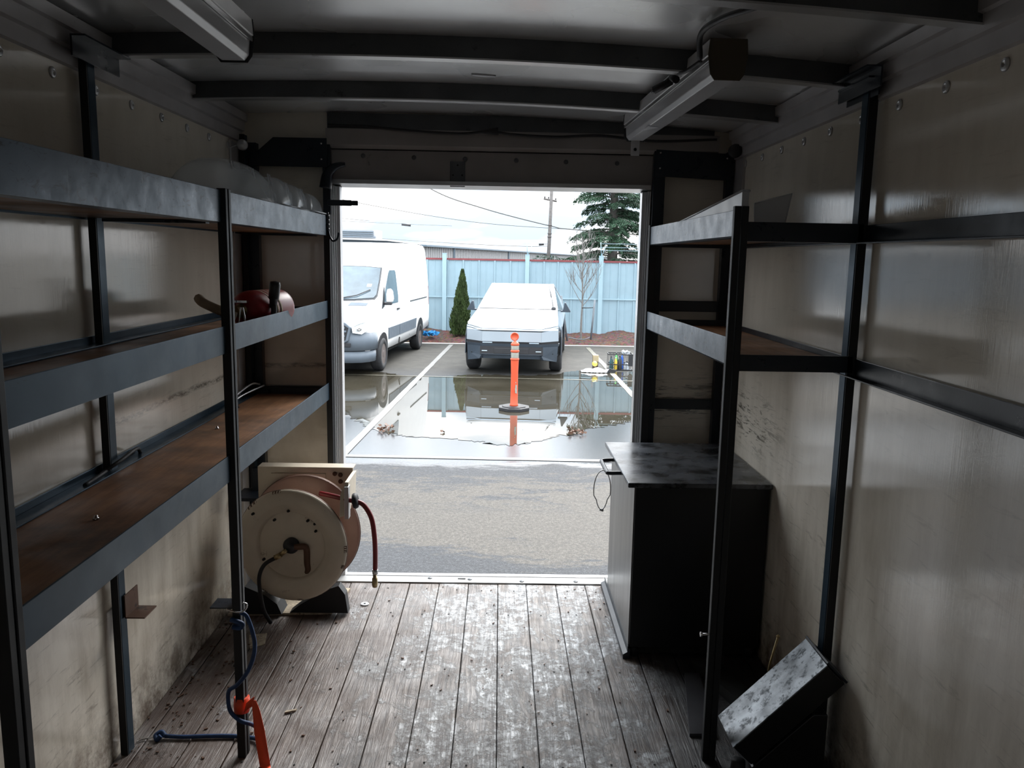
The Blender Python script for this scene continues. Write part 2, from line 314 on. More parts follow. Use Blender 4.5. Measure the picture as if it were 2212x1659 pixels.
# ------------------------------------------------------------------ mesh helpers
BASE = {}     # object name -> world matrix of the thing the vertices are local to
class MB:
    def __init__(s): s.v = []; s.f = []; s.sm = []
    def add(s, vs, fs, smooth=False):
        k = len(s.v); s.v += [Vector(v) for v in vs]
        for f in fs: s.f.append([k + i for i in f]); s.sm.append(smooth)
        return s
    def box(s, x0, x1, y0, y1, z0, z1, M=None):
        vs = [Vector(p) for p in ((x0, y0, z0), (x1, y0, z0), (x1, y1, z0), (x0, y1, z0), (x0, y0, z1), (x1, y0, z1), (x1, y1, z1), (x0, y1, z1))]
        if M is not None: vs = [M @ v for v in vs]
        return s.add(vs, [(0, 3, 2, 1), (4, 5, 6, 7), (0, 1, 5, 4), (1, 2, 6, 5), (2, 3, 7, 6), (3, 0, 4, 7)])
    def prism(s, pts, a, b, axis='y', smooth=False):
        """outline pts swept along an axis from a to b; axis y: pts are (x,z); x: (y,z); z: (x,y)"""
        def P(p, t):
            return {'y': (p[0], t, p[1]), 'x': (t, p[0], p[1]), 'z': (p[0], p[1], t)}[axis]
        n = len(pts)
        vs = [P(p, a) for p in pts] + [P(p, b) for p in pts]
        fs = [tuple(range(n)), tuple(reversed(range(n, 2 * n)))]
        k = len(s.v); s.v += [Vector(v) for v in vs]
        for f in fs: s.f.append([k + i for i in f]); s.sm.append(False)
        for i in range(n): s.f.append([k + i, k + n + i, k + n + (i + 1) % n, k + (i + 1) % n]); s.sm.append(smooth)
        return s
    def tube(s, path, r, n=8, cap=True):
        path = [Vector(p) for p in path]; k = len(s.v); m = len(path)
        rr = r if hasattr(r, '__len__') else [r] * m
        t0 = (path[1] - path[0]).normalized()
        a = t0.orthogonal().normalized()
        for i, p in enumerate(path):
            t = ((path[min(i + 1, m - 1)] - path[max(i - 1, 0)])).normalized()
            a = (a - t * a.dot(t)).normalized(); b = t.cross(a)
            for j in range(n):
                an = 2 * PI * j / n
                s.v.append(p + (a * math.cos(an) + b * math.sin(an)) * rr[i])
        for i in range(m - 1):
            for j in range(n):
                j2 = (j + 1) % n
                s.f.append([k + i * n + j, k + i * n + j2, k + (i + 1) * n + j2, k + (i + 1) * n + j]); s.sm.append(True)
        if cap:
            s.f.append([k + j for j in reversed(range(n))]); s.sm.append(False)
            s.f.append([k + (m - 1) * n + j for j in range(n)]); s.sm.append(False)
        return s
    def lathe(s, prof, c, ax=(0, 0, 1), n=24, smooth=True, phase=0.0, cap=True):
        """prof: (radius, height along ax) list"""
        c = Vector(c); ax = Vector(ax).normalized(); a = ax.orthogonal().normalized(); b = ax.cross(a); k = len(s.v)
        for (r, h) in prof:
            for j in range(n):
                an = 2 * PI * j / n + phase
                s.v.append(c + ax * h + (a * math.cos(an) + b * math.sin(an)) * r)
        for i in range(len(prof) - 1):
            for j in range(n):
                j2 = (j + 1) % n
                s.f.append([k + i * n + j, k + i * n + j2, k + (i + 1) * n + j2, k + (i + 1) * n + j]); s.sm.append(smooth)
        if cap and prof[0][0] > 1e-4: s.f.append([k + j for j in reversed(range(n))]); s.sm.append(False)
        if cap and prof[-1][0] > 1e-4:
            q = k + (len(prof) - 1) * n; s.f.append([q + j for j in range(n)]); s.sm.append(False)
        return s
    def build(s, name, mat, parent=None, local=False, bevel=0.0, kind=None, label=None):
        me = bpy.data.meshes.new(name)
        vs = s.v
        M = BASE.get(parent.name) if parent is not None else None
        if M is not None and not local:
            I = M.inverted(); vs = [I @ v for v in vs]
        me.from_pydata([tuple(v) for v in vs], [], s.f)
        me.polygons.foreach_set('use_smooth', s.sm)
        me.materials.append(mat); me.update()
        o = bpy.data.objects.new(name, me); C.objects.link(o)
        if parent is not None: o.parent = parent
        if M is not None: BASE[o.name] = M
        if bevel:
            b = o.modifiers.new('bevel', 'BEVEL'); b.width = bevel; b.segments = 2; b.limit_method = 'ANGLE'
        if kind: o['kind'] = kind
        if label: o['label'] = label
        return o
def thing(name, label, cat, loc, rz=0.0, group=None):
    o = bpy.data.objects.new(name, None); C.objects.link(o)
    o.location = loc; o.rotation_euler = (0, 0, rz); o.empty_display_size = .05
    BASE[o.name] = Matrix.Translation(loc) @ Matrix.Rotation(rz, 4, 'Z')
    o['label'] = label; o['category'] = cat
    if group: o['group'] = group
    return o
def tag(o, label, cat, group=None, kind=None):
    o['label'] = label; o['category'] = cat
    if group: o['group'] = group
    if kind: o['kind'] = kind
    return o
def struct(o, label=None):
    o['kind'] = 'structure'
    if label: o['label'] = label
    return o
def box(*a): return MB().box(*a)
def shared(proto, name, parent, loc, rot=None):
    """a copy of proto's mesh as another part"""
    o = proto.copy(); o.name = name; C.objects.link(o); o.parent = parent; o.location = loc
    if rot is not None: o.rotation_euler = rot
    return o

# ------------------------------------------------------------------ truck box: shell
XL, XR, YB, YR = -1.204, 1.084, 3.88, -1.7
def zroof(x):
    t = (x - XL) / (XR - XL)
    return 2.235 - .045 * t + .035 * (1 - (2 * t - 1) ** 2)
fl = struct(box(XL - .05, XR + .05, YR - .05, 3.80, -.09, -.024).build('floor', UNDER), 'weathered plank floor of the truck box')
edges = [XL]
g = [-1.148, -1.003, -.858, -.713, -.568, -.424, -.279, -.134, .011, .150, .297, .442, .587, .732, .877, 1.022]
edges = [XL] + g + [XR]
for i in range(len(edges) - 1):
    a, b = edges[i] + .0018, edges[i + 1] - .0018
    dz = random.uniform(-.0012, .0012)
    mb = MB(); mb.prism([(a, -.024), (b, -.024), (b, -.002 + dz), (b - .0025, dz), (a + .0025, dz), (a, -.002 + dz)], YR, 3.788, 'y')
    mb.build('plank', PLANK, fl)
mb = MB()
nail = MB().lathe([(.0001, .0008), (.0035, .0007), (.004, 0.0)], (0, 0, 0), n=8).build('nail_head', UNDER, fl)
nail.location = (-.35, 2.95, .001)
for yy in (1.75, 2.35, 2.95, 3.45, 3.72):
    for i in range(3, 15):
        if abs(yy - 2.95) < .01 and i == 6: continue
        shared(nail, 'nail_head', fl, ((edges[i] + edges[i + 1]) / 2 + random.uniform(-.03, .03), yy + random.uniform(-.012, .012), .0012))
# side walls
wl = struct(box(XL - .04, XL, YR, YB + .05, -.05, 2.28).build('wall_left', WALL), 'cream gel-coated left side wall of the truck box')
wr = struct(box(XR, XR + .04, YR, YB + .05, -.05, 2.28).build('wall_right', WALL), 'cream gel-coated right side wall of the truck box')
wb = struct(MB().box(XL - .04, -.50, YR - .05, YR, -.05, 2.3).box(.10, XR + .04, YR - .05, YR, -.05, 2.3).box(-.50, .10, YR - .05, YR, 1.75, 2.3).box(-.50, .10, YR - .05, YR, -.05, 1.15).build('wall_back', WALL), 'cream wall behind the viewer with an added opening for fill daylight')  # unseen opening added to let fill daylight reach viewer-facing surfaces
# ceiling
def sheet(x0, x1, y0, y1, off, th, n=24):
    mb = MB(); vs = []; fs = []
    for i in range(n + 1):
        x = x0 + (x1 - x0) * i / n; z = zroof(x) + off
        vs += [(x, y0, z), (x, y1, z), (x, y1, z + th), (x, y0, z + th)]
    for i in range(n):
        a = 4 * i; b = a + 4
        fs += [(a, b, b + 1, a + 1), (a + 2, b + 2, b + 3, a + 3), (a, a + 3, b + 3, b), (a + 1, b + 1, b + 2, a + 2)]
    fs += [(0, 1, 2, 3), (4 * n, 4 * n + 3, 4 * n + 2, 4 * n + 1)]
    return mb.add(vs, fs, False)
s_ = sheet(XL - .04, XR + .04, YR - .05, YB + .05, 0, .02)
ce = struct(s_.build('ceiling', ROOF), 'dull metal roof skin on curved bows')
for yb_ in (-1.42, -.76, -.1, .55, 1.21, 1.87, 2.535, 3.2):
    web = sheet(XL + .02, XR - .02, yb_, yb_ + .022, -.062, .062)
    bw = web.build('roof_bow', BOW, ce)
    lip = sheet(XL + .02, XR - .02, yb_ - .004, yb_ + .038, -.066, .005)
    lip.build('bow_flange', ALU, bw)
# small bright scratch of bare metal on the roof
MB().prism([(-.115, 3.02), (-.06, 3.028), (-.028, 3.036), (-.030, 3.052), (-.07, 3.052), (-.11, 3.034)], zroof(-.07) - .005, zroof(-.07) + .002, 'z').build('bare_scrape', WHPL, ce, label='bright bare scrape')
# side rails along the tops of the walls
def rail_trim(sx, x, zb, name, lab):
    s = sx
    pts = [(x, zb), (x + s * .012, zb + .004), (x + s * .014, zb + .045), (x + s * .026, zb + .05), (x + s * .028, zb + .088),
           (x + s * .040, zb + .092), (x + s * .042, zb + .125), (x, zb + .13)]
    o = MB().prism(pts, YR, YB - .05, 'y').build(name, TRIM); struct(o, lab)
    return o
tl = rail_trim(1, XL, 2.098, 'trim_1', 'stepped aluminium rail along the top of the left wall')
tr = rail_trim(-1, XR, 2.062, 'trim_2', 'stepped aluminium rail along the top of the right wall')
# rivets
def rivet(wall, x, z, s, ys, m=None):
    pr = MB().lathe([(.0155, 0), (.0150, .0035), (.012, .0055), (.0065, .0062), (.0055, .003), (.0001, .0025)], (0, 0, 0), (s, 0, 0), 16).build('rivet', m or ALU, wall)
    pr.location = (x, ys[0], z)
    for y in ys[1:]: shared(pr, 'rivet', wall, (x, y, z))
ysr = [1.811 + .2335 * k for k in range(-12, 9) if 1.811 + .2335 * k < 3.75]
rivet(wr, XR, 2.031, -1, ysr)
rivet(wl, XL, 2.066, 1, [y - .01 for y in ysr])
# ------------------------------------------------------------------ door end wall
DXL, DXR, DZ = -.757, .660, 1.915
wf = struct(MB().box(XL - .04, DXL - .03, YB, YB + .05, -.05, 2.3).box(DXR + .03, XR + .04, YB, YB + .05, -.05, 2.3).box(DXL - .03, DXR + .03, YB, YB + .05, DZ + .02, 2.3).build('wall_front', WALL), 'end wall around the open doorway')
hd = box(-.81, .985, YB - .012, YB - .001, 2.08, 2.245).build('upper_header_panel', BOW, wf)
hd = box(-.81, .71, YB - .012, YB - .001, DZ + .012, 2.105).build('header_panel', HEAD, wf)
MB().prism([(YB - .05, 2.10), (YB - .012, 2.085), (YB - .001, 2.085), (YB - .001, 2.17), (YB - .05, 2.17)], -.81, 1.0, 'x').build('header_rail', HEAD, wf)
pl = box(-.242, -.172, YB - .017, YB - .012, 1.922, 2.037).build('latch_plate', BOW, wf, bevel=.002)
for (dx, dz) in ((-.207, 2.02), (-.228, 1.975), (-.186, 1.975), (-.207, 1.94)):
    MB().lathe([(.004, 0), (.003, .003), (.0001, .0035)], (dx, YB - .017, dz), (0, -1, 0), 8).build('bolt', UNDER, pl)
scr = MB().lathe([(.011, 0), (.010, .003), (.004, .004), (.0001, .002)], (0, 0, 0), (0, -1, 0), 12).build('screw', BOW, wf)
scr.location = (-.646, YB - .012, 2.055)
for i, x in enumerate((-.41, -.173, .065, .297, .536)): shared(scr, 'screw', wf, (x, YB - .012, 2.051 - .002 * i))
# door frame: ribbed white aluminium
dj = MB()
def ribs(x0, s):
    mb = MB()
    for k in range(5):
        mb.box(min(x0 + s * .007 * k, x0 + s * (.007 * k + .0045)), max(x0 + s * .007 * k, x0 + s * (.007 * k + .0045)), YB - .035 + .012 * k, YB + .06, -.01, DZ)
    a, b = sorted((x0, x0 + s * .034)); mb.box(a, b, YB + .0, YB + .055, -.01, DZ)
    return mb
dr = struct(ribs(DXL - .036, 1).build('door_1', WHMET), 'ribbed aluminium frame of the open doorway')
ribs(DXR + .036, -1).build('jamb', ALU, dr)
MB().prism([(YB - .03, DZ + .012), (YB + .055, DZ), (YB + .055, DZ + .03), (YB - .03, DZ + .03)], DXL - .036, DXR + .036, 'x').build('head_jamb', ALU, dr)
# sill
SILL = pm('worn_sill_metal', (.30, .30, .295), .5, .3, .12, 8, dark=(.06, .055, .05), dth=.60)
sl = struct(box(DXL - .04, DXR + .05, 3.800, 3.872, -.05, .004).build('trim_3', SILL), 'worn white metal sill strip of the doorway')
box(DXL - .04, DXR + .05, 3.878, 3.892, -.05, -.008).build('seal', DKRUB, sl)
box(DXL - .04, DXR + .05, 3.892, 3.925, -.07, .0).build('outer_edge', ALU, sl)
for x in (-.33, -.13, .13, .40): MB().lathe([(.012, .0), (.010, .003), (.0001, .0035)], (x, 3.835 + random.uniform(-.02, .02), .004), n=10).build('rivet', BOW, sl)
MB().prism([(-.19, 3.84), (-.155, 3.837), (-.15, 3.845), (-.155, 3.853), (-.19, 3.852)], .004, .0052, 'z').build('slot', UNDER, sl)
# black angle-iron frames at both sides of the doorway
def frame(name, lab, x0, x1, zs, inner, s, plate):
    f = thing(name, lab, 'frame', ((x0 + x1) / 2, YB - .02, 0))
    Y0, Y1 = YB - .045, YB - .002
    a, b = (x0, x0 + .05) if s < 0 else (x1 - .05, x1)
    box(x0, x0 + .055, Y0, Y1, .0, 2.10).build('upright', BLK, f, bevel=.002)
    box(x1 - .036, x1, Y0, Y1, .0, 2.10).build('upright', BLK, f, bevel=.002)
    for z in zs: box(x0 + .055, x1 - .036, Y0 + .008, Y1, z, z + .05).build('cross_bar', BLK, f, bevel=.002)
    MB().prism(plate, Y0 - .006, Y0, 'y').build('corner_plate', BLK, f, bevel=.0015)
    return f
FL = frame('door_side_frame', 'black angle-iron frame on the end wall left of the doorway', -1.185, -.792, (.10, .50, .92), 0, -1,
      [(-1.16, 1.995), (-.805, 1.995), (-.805, 2.125), (-1.05, 2.125), (-1.16, 2.03)])
FR = frame('door_side_frame', 'black angle-iron frame on the end wall right of the doorway', .703, 1.078, (.10, .885, 1.36), 0, 1,
      [(.71, 1.985), (1.078, 1.97), (1.078, 2.09), (.71, 2.105)])
for (x, z, p) in ((-.83, 2.10, FL), (-.83, 2.03, FL), (.73, 2.09, FR), (.73, 2.02, FR), (1.04, 2.07, FR)):
    MB().lathe([(.006, 0), (.004, .004), (.0001, .0045)], (x, YB - .051, z), (0, -1, 0), 8).build('bolt', CHROME, p)
# aluminium strips up the corners, and a thin conduit on the left
struct(MB().prism([(XL, YB - .20), (XL + .012, YB - .20), (XL + .012, YB - .19), (XL + .004, YB - .188), (XL + .004, YB - .02), (XL, YB - .02)], 0, 2.09, 'z').build('trim_4', TRIM), 'narrow metal strip in the left rear corner')
struct(MB().prism([(XR, YB - .20), (XR - .012, YB - .20), (XR - .012, YB - .19), (XR - .004, YB - .188), (XR - .004, YB - .02), (XR, YB - .02)], 0, 2.06, 'z').build('trim_5', TRIM), 'narrow metal strip in the right rear corner')
tag(MB().tube([(-1.19, 3.62, .0), (-1.185, 3.62, .9), (-1.188, 3.62, 1.5), (-1.185, 3.64, 2.05), (-1.15, 3.75, 2.09)], .005).build('conduit', ALU), 'thin metal conduit running up the left rear corner', 'conduit')

# ------------------------------------------------------------------ shelving, left
XS = -.806
L = thing('shelving_unit', 'long three-tier black angle-iron shelving along the left wall', 'shelving', (XS, 2.4, 0))
def angle_y(x, s, z0, z1, y0, y1, th=.005, fl=.045):
    """angle iron along y: upright leg at x, bottom flange going towards s"""
    mb = MB(); a, b = sorted((x, x + s * th)); mb.box(a, b, y0, y1, z0, z1)
    a, b = sorted((x + s * th, x + s * fl)); mb.box(a, b, y0, y1, z0, z0 + th)
    return mb
for (z0, z1, bz, mat_) in ((.917, .997, .928, BLK), (1.305, 1.386, 1.312, BLK), (1.686, 1.777, 1.692, WORN)):
    m2 = WORN if mat_ is WORN else RAIL
    angle_y(XS, -1, z0, z1, 1.25, 2.378, fl=.05).build('front_rail', m2, L, bevel=.0012)
    angle_y(XS, -1, z0, z1, 2.416, 3.835, fl=.05).build('front_rail', m2, L, bevel=.0012)
    MB().box(XL + .002, XL + .008, 1.25, 3.83, z0, z0 + .045).box(XL + .008, XL + .055, 1.25, 3.83, z0 + .019, z0 + .024).build('wall_rail', RAIL, L, bevel=.0012)
    box(XL + .014, XS - .006, 1.25, 3.82, z0 + .006, z0 + .019).build('shelf_board', PLY, L)
    for y in (1.27, 2.39, 3.80): box(XL + .05, XS - .05, y, y + .03, z0 - .004, z0 + .005).build('cross_brace', BLK, L)
    box(XL + .05, XS - .008, 3.822, 3.827, z0, z0 + .05).build('end_rail', BLK, L, bevel=.001)
def post(x0, x1, y0, y1, z0, z1, p, name='post', lean=(0, 0), m=None):
    mb = MB(); dx, dy = lean
    mb.add([(x0, y0, z0), (x1, y0, z0), (x1, y1, z0), (x0, y1, z0), (x0 + dx, y0 + dy, z1), (x1 + dx, y0 + dy, z1), (x1 + dx, y1 + dy, z1), (x0 + dx, y1 + dy, z1)],
           [(0, 3, 2, 1), (4, 5, 6, 7), (0, 1, 5, 4), (1, 2, 6, 5), (2, 3, 7, 6), (3, 0, 4, 7)])
    return mb.build(name, m or POSTB, p, bevel=.002)
for y in (1.245, 2.378, 3.80):
    post(XS - .012, XS + .014, y, y + .019, 0, 1.782, L)
    post(XS - .010, XS + .016, y + .022, y + .041, 0, 1.782, L)
for y in (1.245, 2.385, 3.79):
    box(XL + .012, XL + .034, y, y + .005, 0, 2.13).build('wall_post', POSTB, L)
    box(XL + .030, XL + .035, y + .005, y + .046, 0, 2.13).build('wall_post', RAIL, L, bevel=.0012)  # side flange takes the tinted colour, painting in its reflected daylight
# ceiling ties of the left wall posts
for y in (1.24, 2.385):
    MB().prism([(XL + .045, 2.115), (XL + .05, 2.115), (XL + .05, 2.165), (XL + .085, 2.165), (XL + .085, 2.17), (XL + .045, 2.17)], y - .10, y + .17, 'y').build('top_bracket', BLK, L)
# little angle tabs low on the posts
MB().prism([(XL + .038, .455), (XL + .10, .455), (XL + .10, .459), (XL + .042, .459), (XL + .042, .53), (XL + .038, .53)], 2.41, 2.50, 'y').build('tab', RUSTY, L, label='small rusty angle tab low on the wall post')
MB().prism([(XS - .085, .50), (XS - .012, .50), (XS - .012, .555), (XS - .016, .555), (XS - .016, .504), (XS - .085, .504)], 2.39, 2.46, 'y').build('tab', BLK, L)
# ------------------------------------------------------------------ shelving, right
XQ = .695
R = thing('shelving_unit', 'two-tier black angle-iron shelving above the cabinet on the right wall', 'shelving', (XQ, 2.4, 0))
def lean_rail(za, zb, zc, zd, y0, y1, m):
    """front rail with slightly different heights at its two ends"""
    mb = MB(); x = XQ
    mb.add([(x, y0, za), (x + .005, y0, za), (x + .005, y1, zc), (x, y1, zc), (x, y0, zb), (x + .005, y0, zb), (x + .005, y1, zd), (x, y1, zd)],
           [(0, 3, 2, 1), (4, 5, 6, 7), (0, 1, 5, 4), (1, 2, 6, 5), (2, 3, 7, 6), (3, 0, 4, 7)])
    mb.add([(x, y0, za), (x + .05, y0, za), (x + .05, y1, zc), (x, y1, zc), (x, y0, za + .005), (x + .05, y0, za + .005), (x + .05, y1, zc + .005), (x, y1, zc + .005)],
           [(0, 3, 2, 1), (4, 5, 6, 7), (0, 1, 5, 4), (1, 2, 6, 5), (2, 3, 7, 6), (3, 0, 4, 7)])
    return mb.build('front_rail', m, R, bevel=.0012)
lean_rail(1.672, 1.752, 1.668, 1.752, 2.42, 3.82, WORN)
lean_rail(1.286, 1.372, 1.276, 1.360, 2.42, 3.84, WORN)
for (z0, z1) in ((1.658, 1.712), (1.262, 1.318)):
    angle_y(XR - .010, -1, z0, z1, .3, 3.62, fl=.03).build('wall_rail', BLK, R, bevel=.0012)
for (z0, z1, n) in ((1.660, 1.716, 'cross_rail'), (1.275, 1.325, 'cross_rail')):
    box(XQ + .02, XR - .02, 2.39, 2.396, z0, z1).build(n, BLK, R, bevel=.001)
    box(XQ + .01, XR - .02, 3.80, 3.806, z0, z1).build(n, BLK, R, bevel=.001)
    box(XQ + .02, XR - .02, 2.396, 2.44, z0, z0 + .005).build('brace', BLK, R)
box(XQ + .006, XR - .018, 2.40, 3.80, 1.676, 1.688).build('shelf_board', PLY, R)
box(XQ + .006, XR - .018, 2.40, 3.80, 1.286, 1.298).build('shelf_board', PLY, R)
post(XQ - .018, XQ + .002, 2.378, 2.40, 0, 1.76, R)
post(XQ + .004, XQ + .024, 2.378, 2.40, 0, 1.76, R)
post(XQ - .005, XQ + .03, 3.80, 3.835, .0, 1.76, R)
box(XR - .036, XR - .010, 2.39, 2.395, 0, 2.10).build('wall_post', POSTB, R)
box(XR - .038, XR - .033, 2.395, 2.435, 0, 2.10).build('wall_post', RAIL, R, bevel=.0012)  # reflected daylight painted onto this side flange as well
MB().prism([(XR - .05, 2.085), (XR - .045, 2.085), (XR - .045, 2.135), (XR - .045, 2.14), (XR - .09, 2.14), (XR - .09, 2.135), (XR - .05, 2.135)], 2.30, 2.58, 'y').build('top_bracket', BLK, R)
MB().prism([(XR - .035, 2.07), (XR - .030, 2.07), (XR - .030, 2.12), (XR - .065, 2.12), (XR - .065, 2.115), (XR - .035, 2.115)], 2.34, 2.55, 'y').build('top_bracket', BLK, R)
tag(MB().lathe([(.004, -.02), (.004, .02)], (XQ - .022, 2.385, .435), (1, 0, 0), 8).lathe([(.008, -.024), (.008, -.018)], (XQ - .022, 2.385, .435), (1, 0, 0), 6).build('bolt', CHROME), 'small bright bolt through the front post of the right shelving', 'bolt')

# ------------------------------------------------------------------ light fixtures
def fixture(p0, p1, lab):
    p0 = Vector(p0); p1 = Vector(p1); t = (p1 - p0); ln = t.length; rz = math.atan2(-t.x, t.y)
    f = thing('light_fixture', lab, 'light fixture', tuple(p0), rz)
    prof = [(-.050, .105), (-.052, .062), (-.044, .058), (-.040, .012), (-.030, .0), (.030, .0), (.040, .012), (.044, .058), (.052, .062), (.050, .105)]
    MB().prism([(-.050, .105), (-.053, .064), (-.046, .060), (.046, .060), (.053, .064), (.050, .105)], 0.0, ln, 'y').build('housing', WHMET, f, local=True, bevel=.001)
    MB().prism([(-.045, .0595), (-.041, .014), (-.030, .0), (.030, .0), (.041, .014), (.045, .0595)], .004, ln - .004, 'y').build('diffuser', DIFF, f, local=True, bevel=.002)
    ep = [(-.052, .106), (-.056, .062), (-.048, .012), (-.036, -.004), (.036, -.004), (.048, .012), (.056, .062), (.052, .106)]
    MB().prism(ep, -.004, .0, 'y').build('end_cap', pm('tan_end_cap', (.07, .055, .035), .6) if 'tan_end_cap' not in MATS else MATS['tan_end_cap'], f, local=True, bevel=.0015)
    MB().prism(ep, ln, ln + .004, 'y').build('end_cap', PLBLK, f, local=True, bevel=.0015)
    for x in (-.0485, .0485): box(x - .002, x + .002, .0, ln, .050, .060).build('edge_strip', ALU, f, local=True)
    return f
F1 = fixture((-.712, 1.05, 2.10), (-.712, 2.245, 2.10), 'white fluorescent light fixture on the left of the ceiling')
F2 = fixture((.613, 2.31, 2.095), (.560, 3.505, 2.095), 'white fluorescent light fixture with tan end cap on the right of the ceiling')
box(-.018, .018, 1.196, 1.20, -.06, .03).build('mount_tab', WHMET, F2, local=True)
MB().lathe([(.007, 0), (.005, .004), (.0001, .0045)], (0, 1.196, -.035), (0, -1, 0), 8).build('screw', UNDER, F2, local=True)
# a torn white sticker on the diffuser
MB().prism([(-.036, .80), (.012, .83), (-.030, .91)], -.0015, -.0005, 'z').build('sticker', WHPL, F2, local=True, label='small white triangular sticker')
def curve(pts, k=8):
    """Catmull-Rom through the points"""
    P = [Vector(p) for p in pts]; P = [P[0] * 2 - P[1]] + P + [P[-1] * 2 - P[-2]]; o = []
    for i in range(1, len(P) - 2):
        for j in range(k):
            t = j / k; a, b, c, d = P[i - 1], P[i], P[i + 1], P[i + 2]
            o.append(.5 * ((2 * b) + (c - a) * t + (2 * a - 5 * b + 4 * c - d) * t * t + (3 * b - a - 3 * c + d) * t ** 3))
    o.append(P[-2]); return o
tag(MB().tube(curve([(.64, 1.2, 2.205), (.63, 1.75, 2.20), (.60, 1.93, 2.185), (.545, 2.12, 2.20), (.530, 2.28, 2.205), (.548, 2.36, 2.16)]), .008).build('flexible_cable', DKRUB), 'black flexible cable arching along the ceiling into the right light fixture', 'cable')
tag(MB().tube(curve([(.560, 2.38, 2.16), (.535, 2.48, 2.15), (.530, 2.62, 2.17), (.508, 2.70, 2.155), (.495, 2.78, 2.15)]), .006).tube([(.53, 2.66, 2.16), (.485, 2.70, 2.14)], .013).tube([(.525, 2.62, 2.165), (.532, 2.59, 2.15)], .012).build('cable_joint', DKRUB), 'black taped cable joint beside the right light fixture', 'cable')
tag(MB().tube(curve([(-.80, 3.84, 2.185), (-.62, 3.83, 2.18), (-.44, 3.82, 2.165), (-.2, 3.815, 2.155), (-.06, 3.81, 2.165), (.06, 3.815, 2.155), (.25, 3.82, 2.15), (.45, 3.825, 2.16), (.70, 3.82, 2.14), (.98, 3.80, 2.15)]), .006).tube([(-.10, 3.812, 2.163), (-.02, 3.811, 2.168)], [.006, .018]).build('wiring_harness', DKRUB), 'black wiring harness strung above the doorway', 'cable')
tag(MB().lathe([(.0, -.01), (.028, -.006), (.032, .004), (.026, .012), (.0, .014)], (1.045, 3.72, 2.09), (-.4, -1, .1), 14).build('marker_lamp', PLBLK), 'round black marker lamp in the upper right rear corner', 'lamp')
tag(MB().lathe([(.0, -.01), (.022, -.006), (.025, .004), (.02, .012), (.0, .014)], (-1.15, 3.70, 2.07), (.4, -1, .1), 14).build('marker_lamp', ALU), 'round pale marker lamp in the upper left rear corner', 'lamp')

# ------------------------------------------------------------------ door latches and hook
lt = thing('latch_arm', 'straight black latch arm reaching into the doorway at its left side', 'latch', (-.80, 3.81, 1.83))
box(-.80, -.69, 3.80, 3.815, 1.822, 1.848).build('arm', BLK, lt, bevel=.003)
box(-.69, -.661, 3.80, 3.812, 1.824, 1.846).build('tip', BLK, lt, bevel=.003)
lu = thing('latch_arm', 'curved black latch arm above the left corner of the doorway', 'latch', (-.80, 3.81, 1.95))
MB().tube(curve([(-.81, 3.81, 1.90), (-.80, 3.81, 1.96), (-.775, 3.81, 1.99), (-.745, 3.81, 2.003), (-.718, 3.81, 2.008)]), [.030 - .001 * i * .65 for i in range(33)], 8).build('arm', BLK, lu)
hk = thing('j_hook', 'black J-shaped hook hanging from the end of the left top shelf', 'hook', (-.79, 3.80, 1.66))
MB().tube(curve([(-.800, 3.80, 1.79), (-.802, 3.80, 1.74), (-.795, 3.80, 1.69), (-.778, 3.80, 1.662), (-.757, 3.80, 1.672), (-.750, 3.80, 1.70)]), .005, 8).build('hook', BLK, hk)
for z in (1.775, 1.755, 1.735, 1.715): MB().lathe([(.009, -.004), (.009, .004)], (-.801, 3.80, z), (0, 0, 1), 8).build('collar', BLK, hk)

# ------------------------------------------------------------------ things on the left shelves
def clear_mat():
    k = NB('clear_plastic'); k.set(Base_Color=(.85, .90, .93, 1), Roughness=.10, Alpha=.38, IOR=1.45)
    k.set(Specular_IOR_Level=.7); return k.m
CLR = clear_mat()
def dome(name, lab, y0, y1, z0, h, x0, x1, ribs_):
    t = thing(name, lab, 'lid', ((x0 + x1) / 2, (y0 + y1) / 2, z0), group=None)
    mb = MB(); nx, ny = 14, 12; vs = []; fs = []
    for i in range(nx + 1):
        for j in range(ny + 1):
            u = i / nx * 2 - 1; v = j / ny * 2 - 1
            zz = h * (max(0, 1 - abs(u) ** 4) ** .5) * (max(0, 1 - abs(v) ** 3.2) ** .6)
            vs.append((x0 + (x1 - x0) * i / nx, y0 + (y1 - y0) * j / ny, z0 + .004 + zz))
    for i in range(nx):
        for j in range(ny):
            a = i * (ny + 1) + j; fs.append((a, a + ny + 1, a + ny + 2, a + 1))
    mb.add(vs, fs, True); mb.build('shell', CLR, t)
    mb = MB(); o_ = .012
    mb.tube([(x0 - o_, y0 - o_, z0 + .004), (x1 + o_, y0 - o_, z0 + .004), (x1 + o_, y1 + o_, z0 + .004), (x0 - o_, y1 + o_, z0 + .004), (x0 - o_, y0 - o_, z0 + .004)], .0035, 6)
    mb.build('rim', WHPL, t)
    for k in range(ribs_):
        y = y0 + (y1 - y0) * (k + .8) / (ribs_ + .4)
        MB().tube([(x1 - .004, y, z0 + .01), (x1 - .02, y + .01, z0 + h * .9)], .0028, 6).tube([(x1 - .004, y + .05, z0 + .01), (x1 - .02, y + .035, z0 + h * .9)], .0028, 6).build('moulded_rib', WHPL, t)
    return t
ZT = 1.778
dome('clear_plastic_lid', 'longest clear plastic lid with moulded ribs on the left top shelf, nearest the viewer', 2.50, 3.20, ZT, .125, -1.02, -.85, 3)
dome('clear_plastic_lid', 'clear plastic lid in the middle of the three domed ones on the left top shelf', 3.14, 3.42, ZT + .003, .11, -1.00, -.845, 1)
dome('clear_plastic_lid', 'clear plastic lid third from the viewer on the left top shelf', 3.36, 3.62, ZT, .105, -.99, -.835, 1)
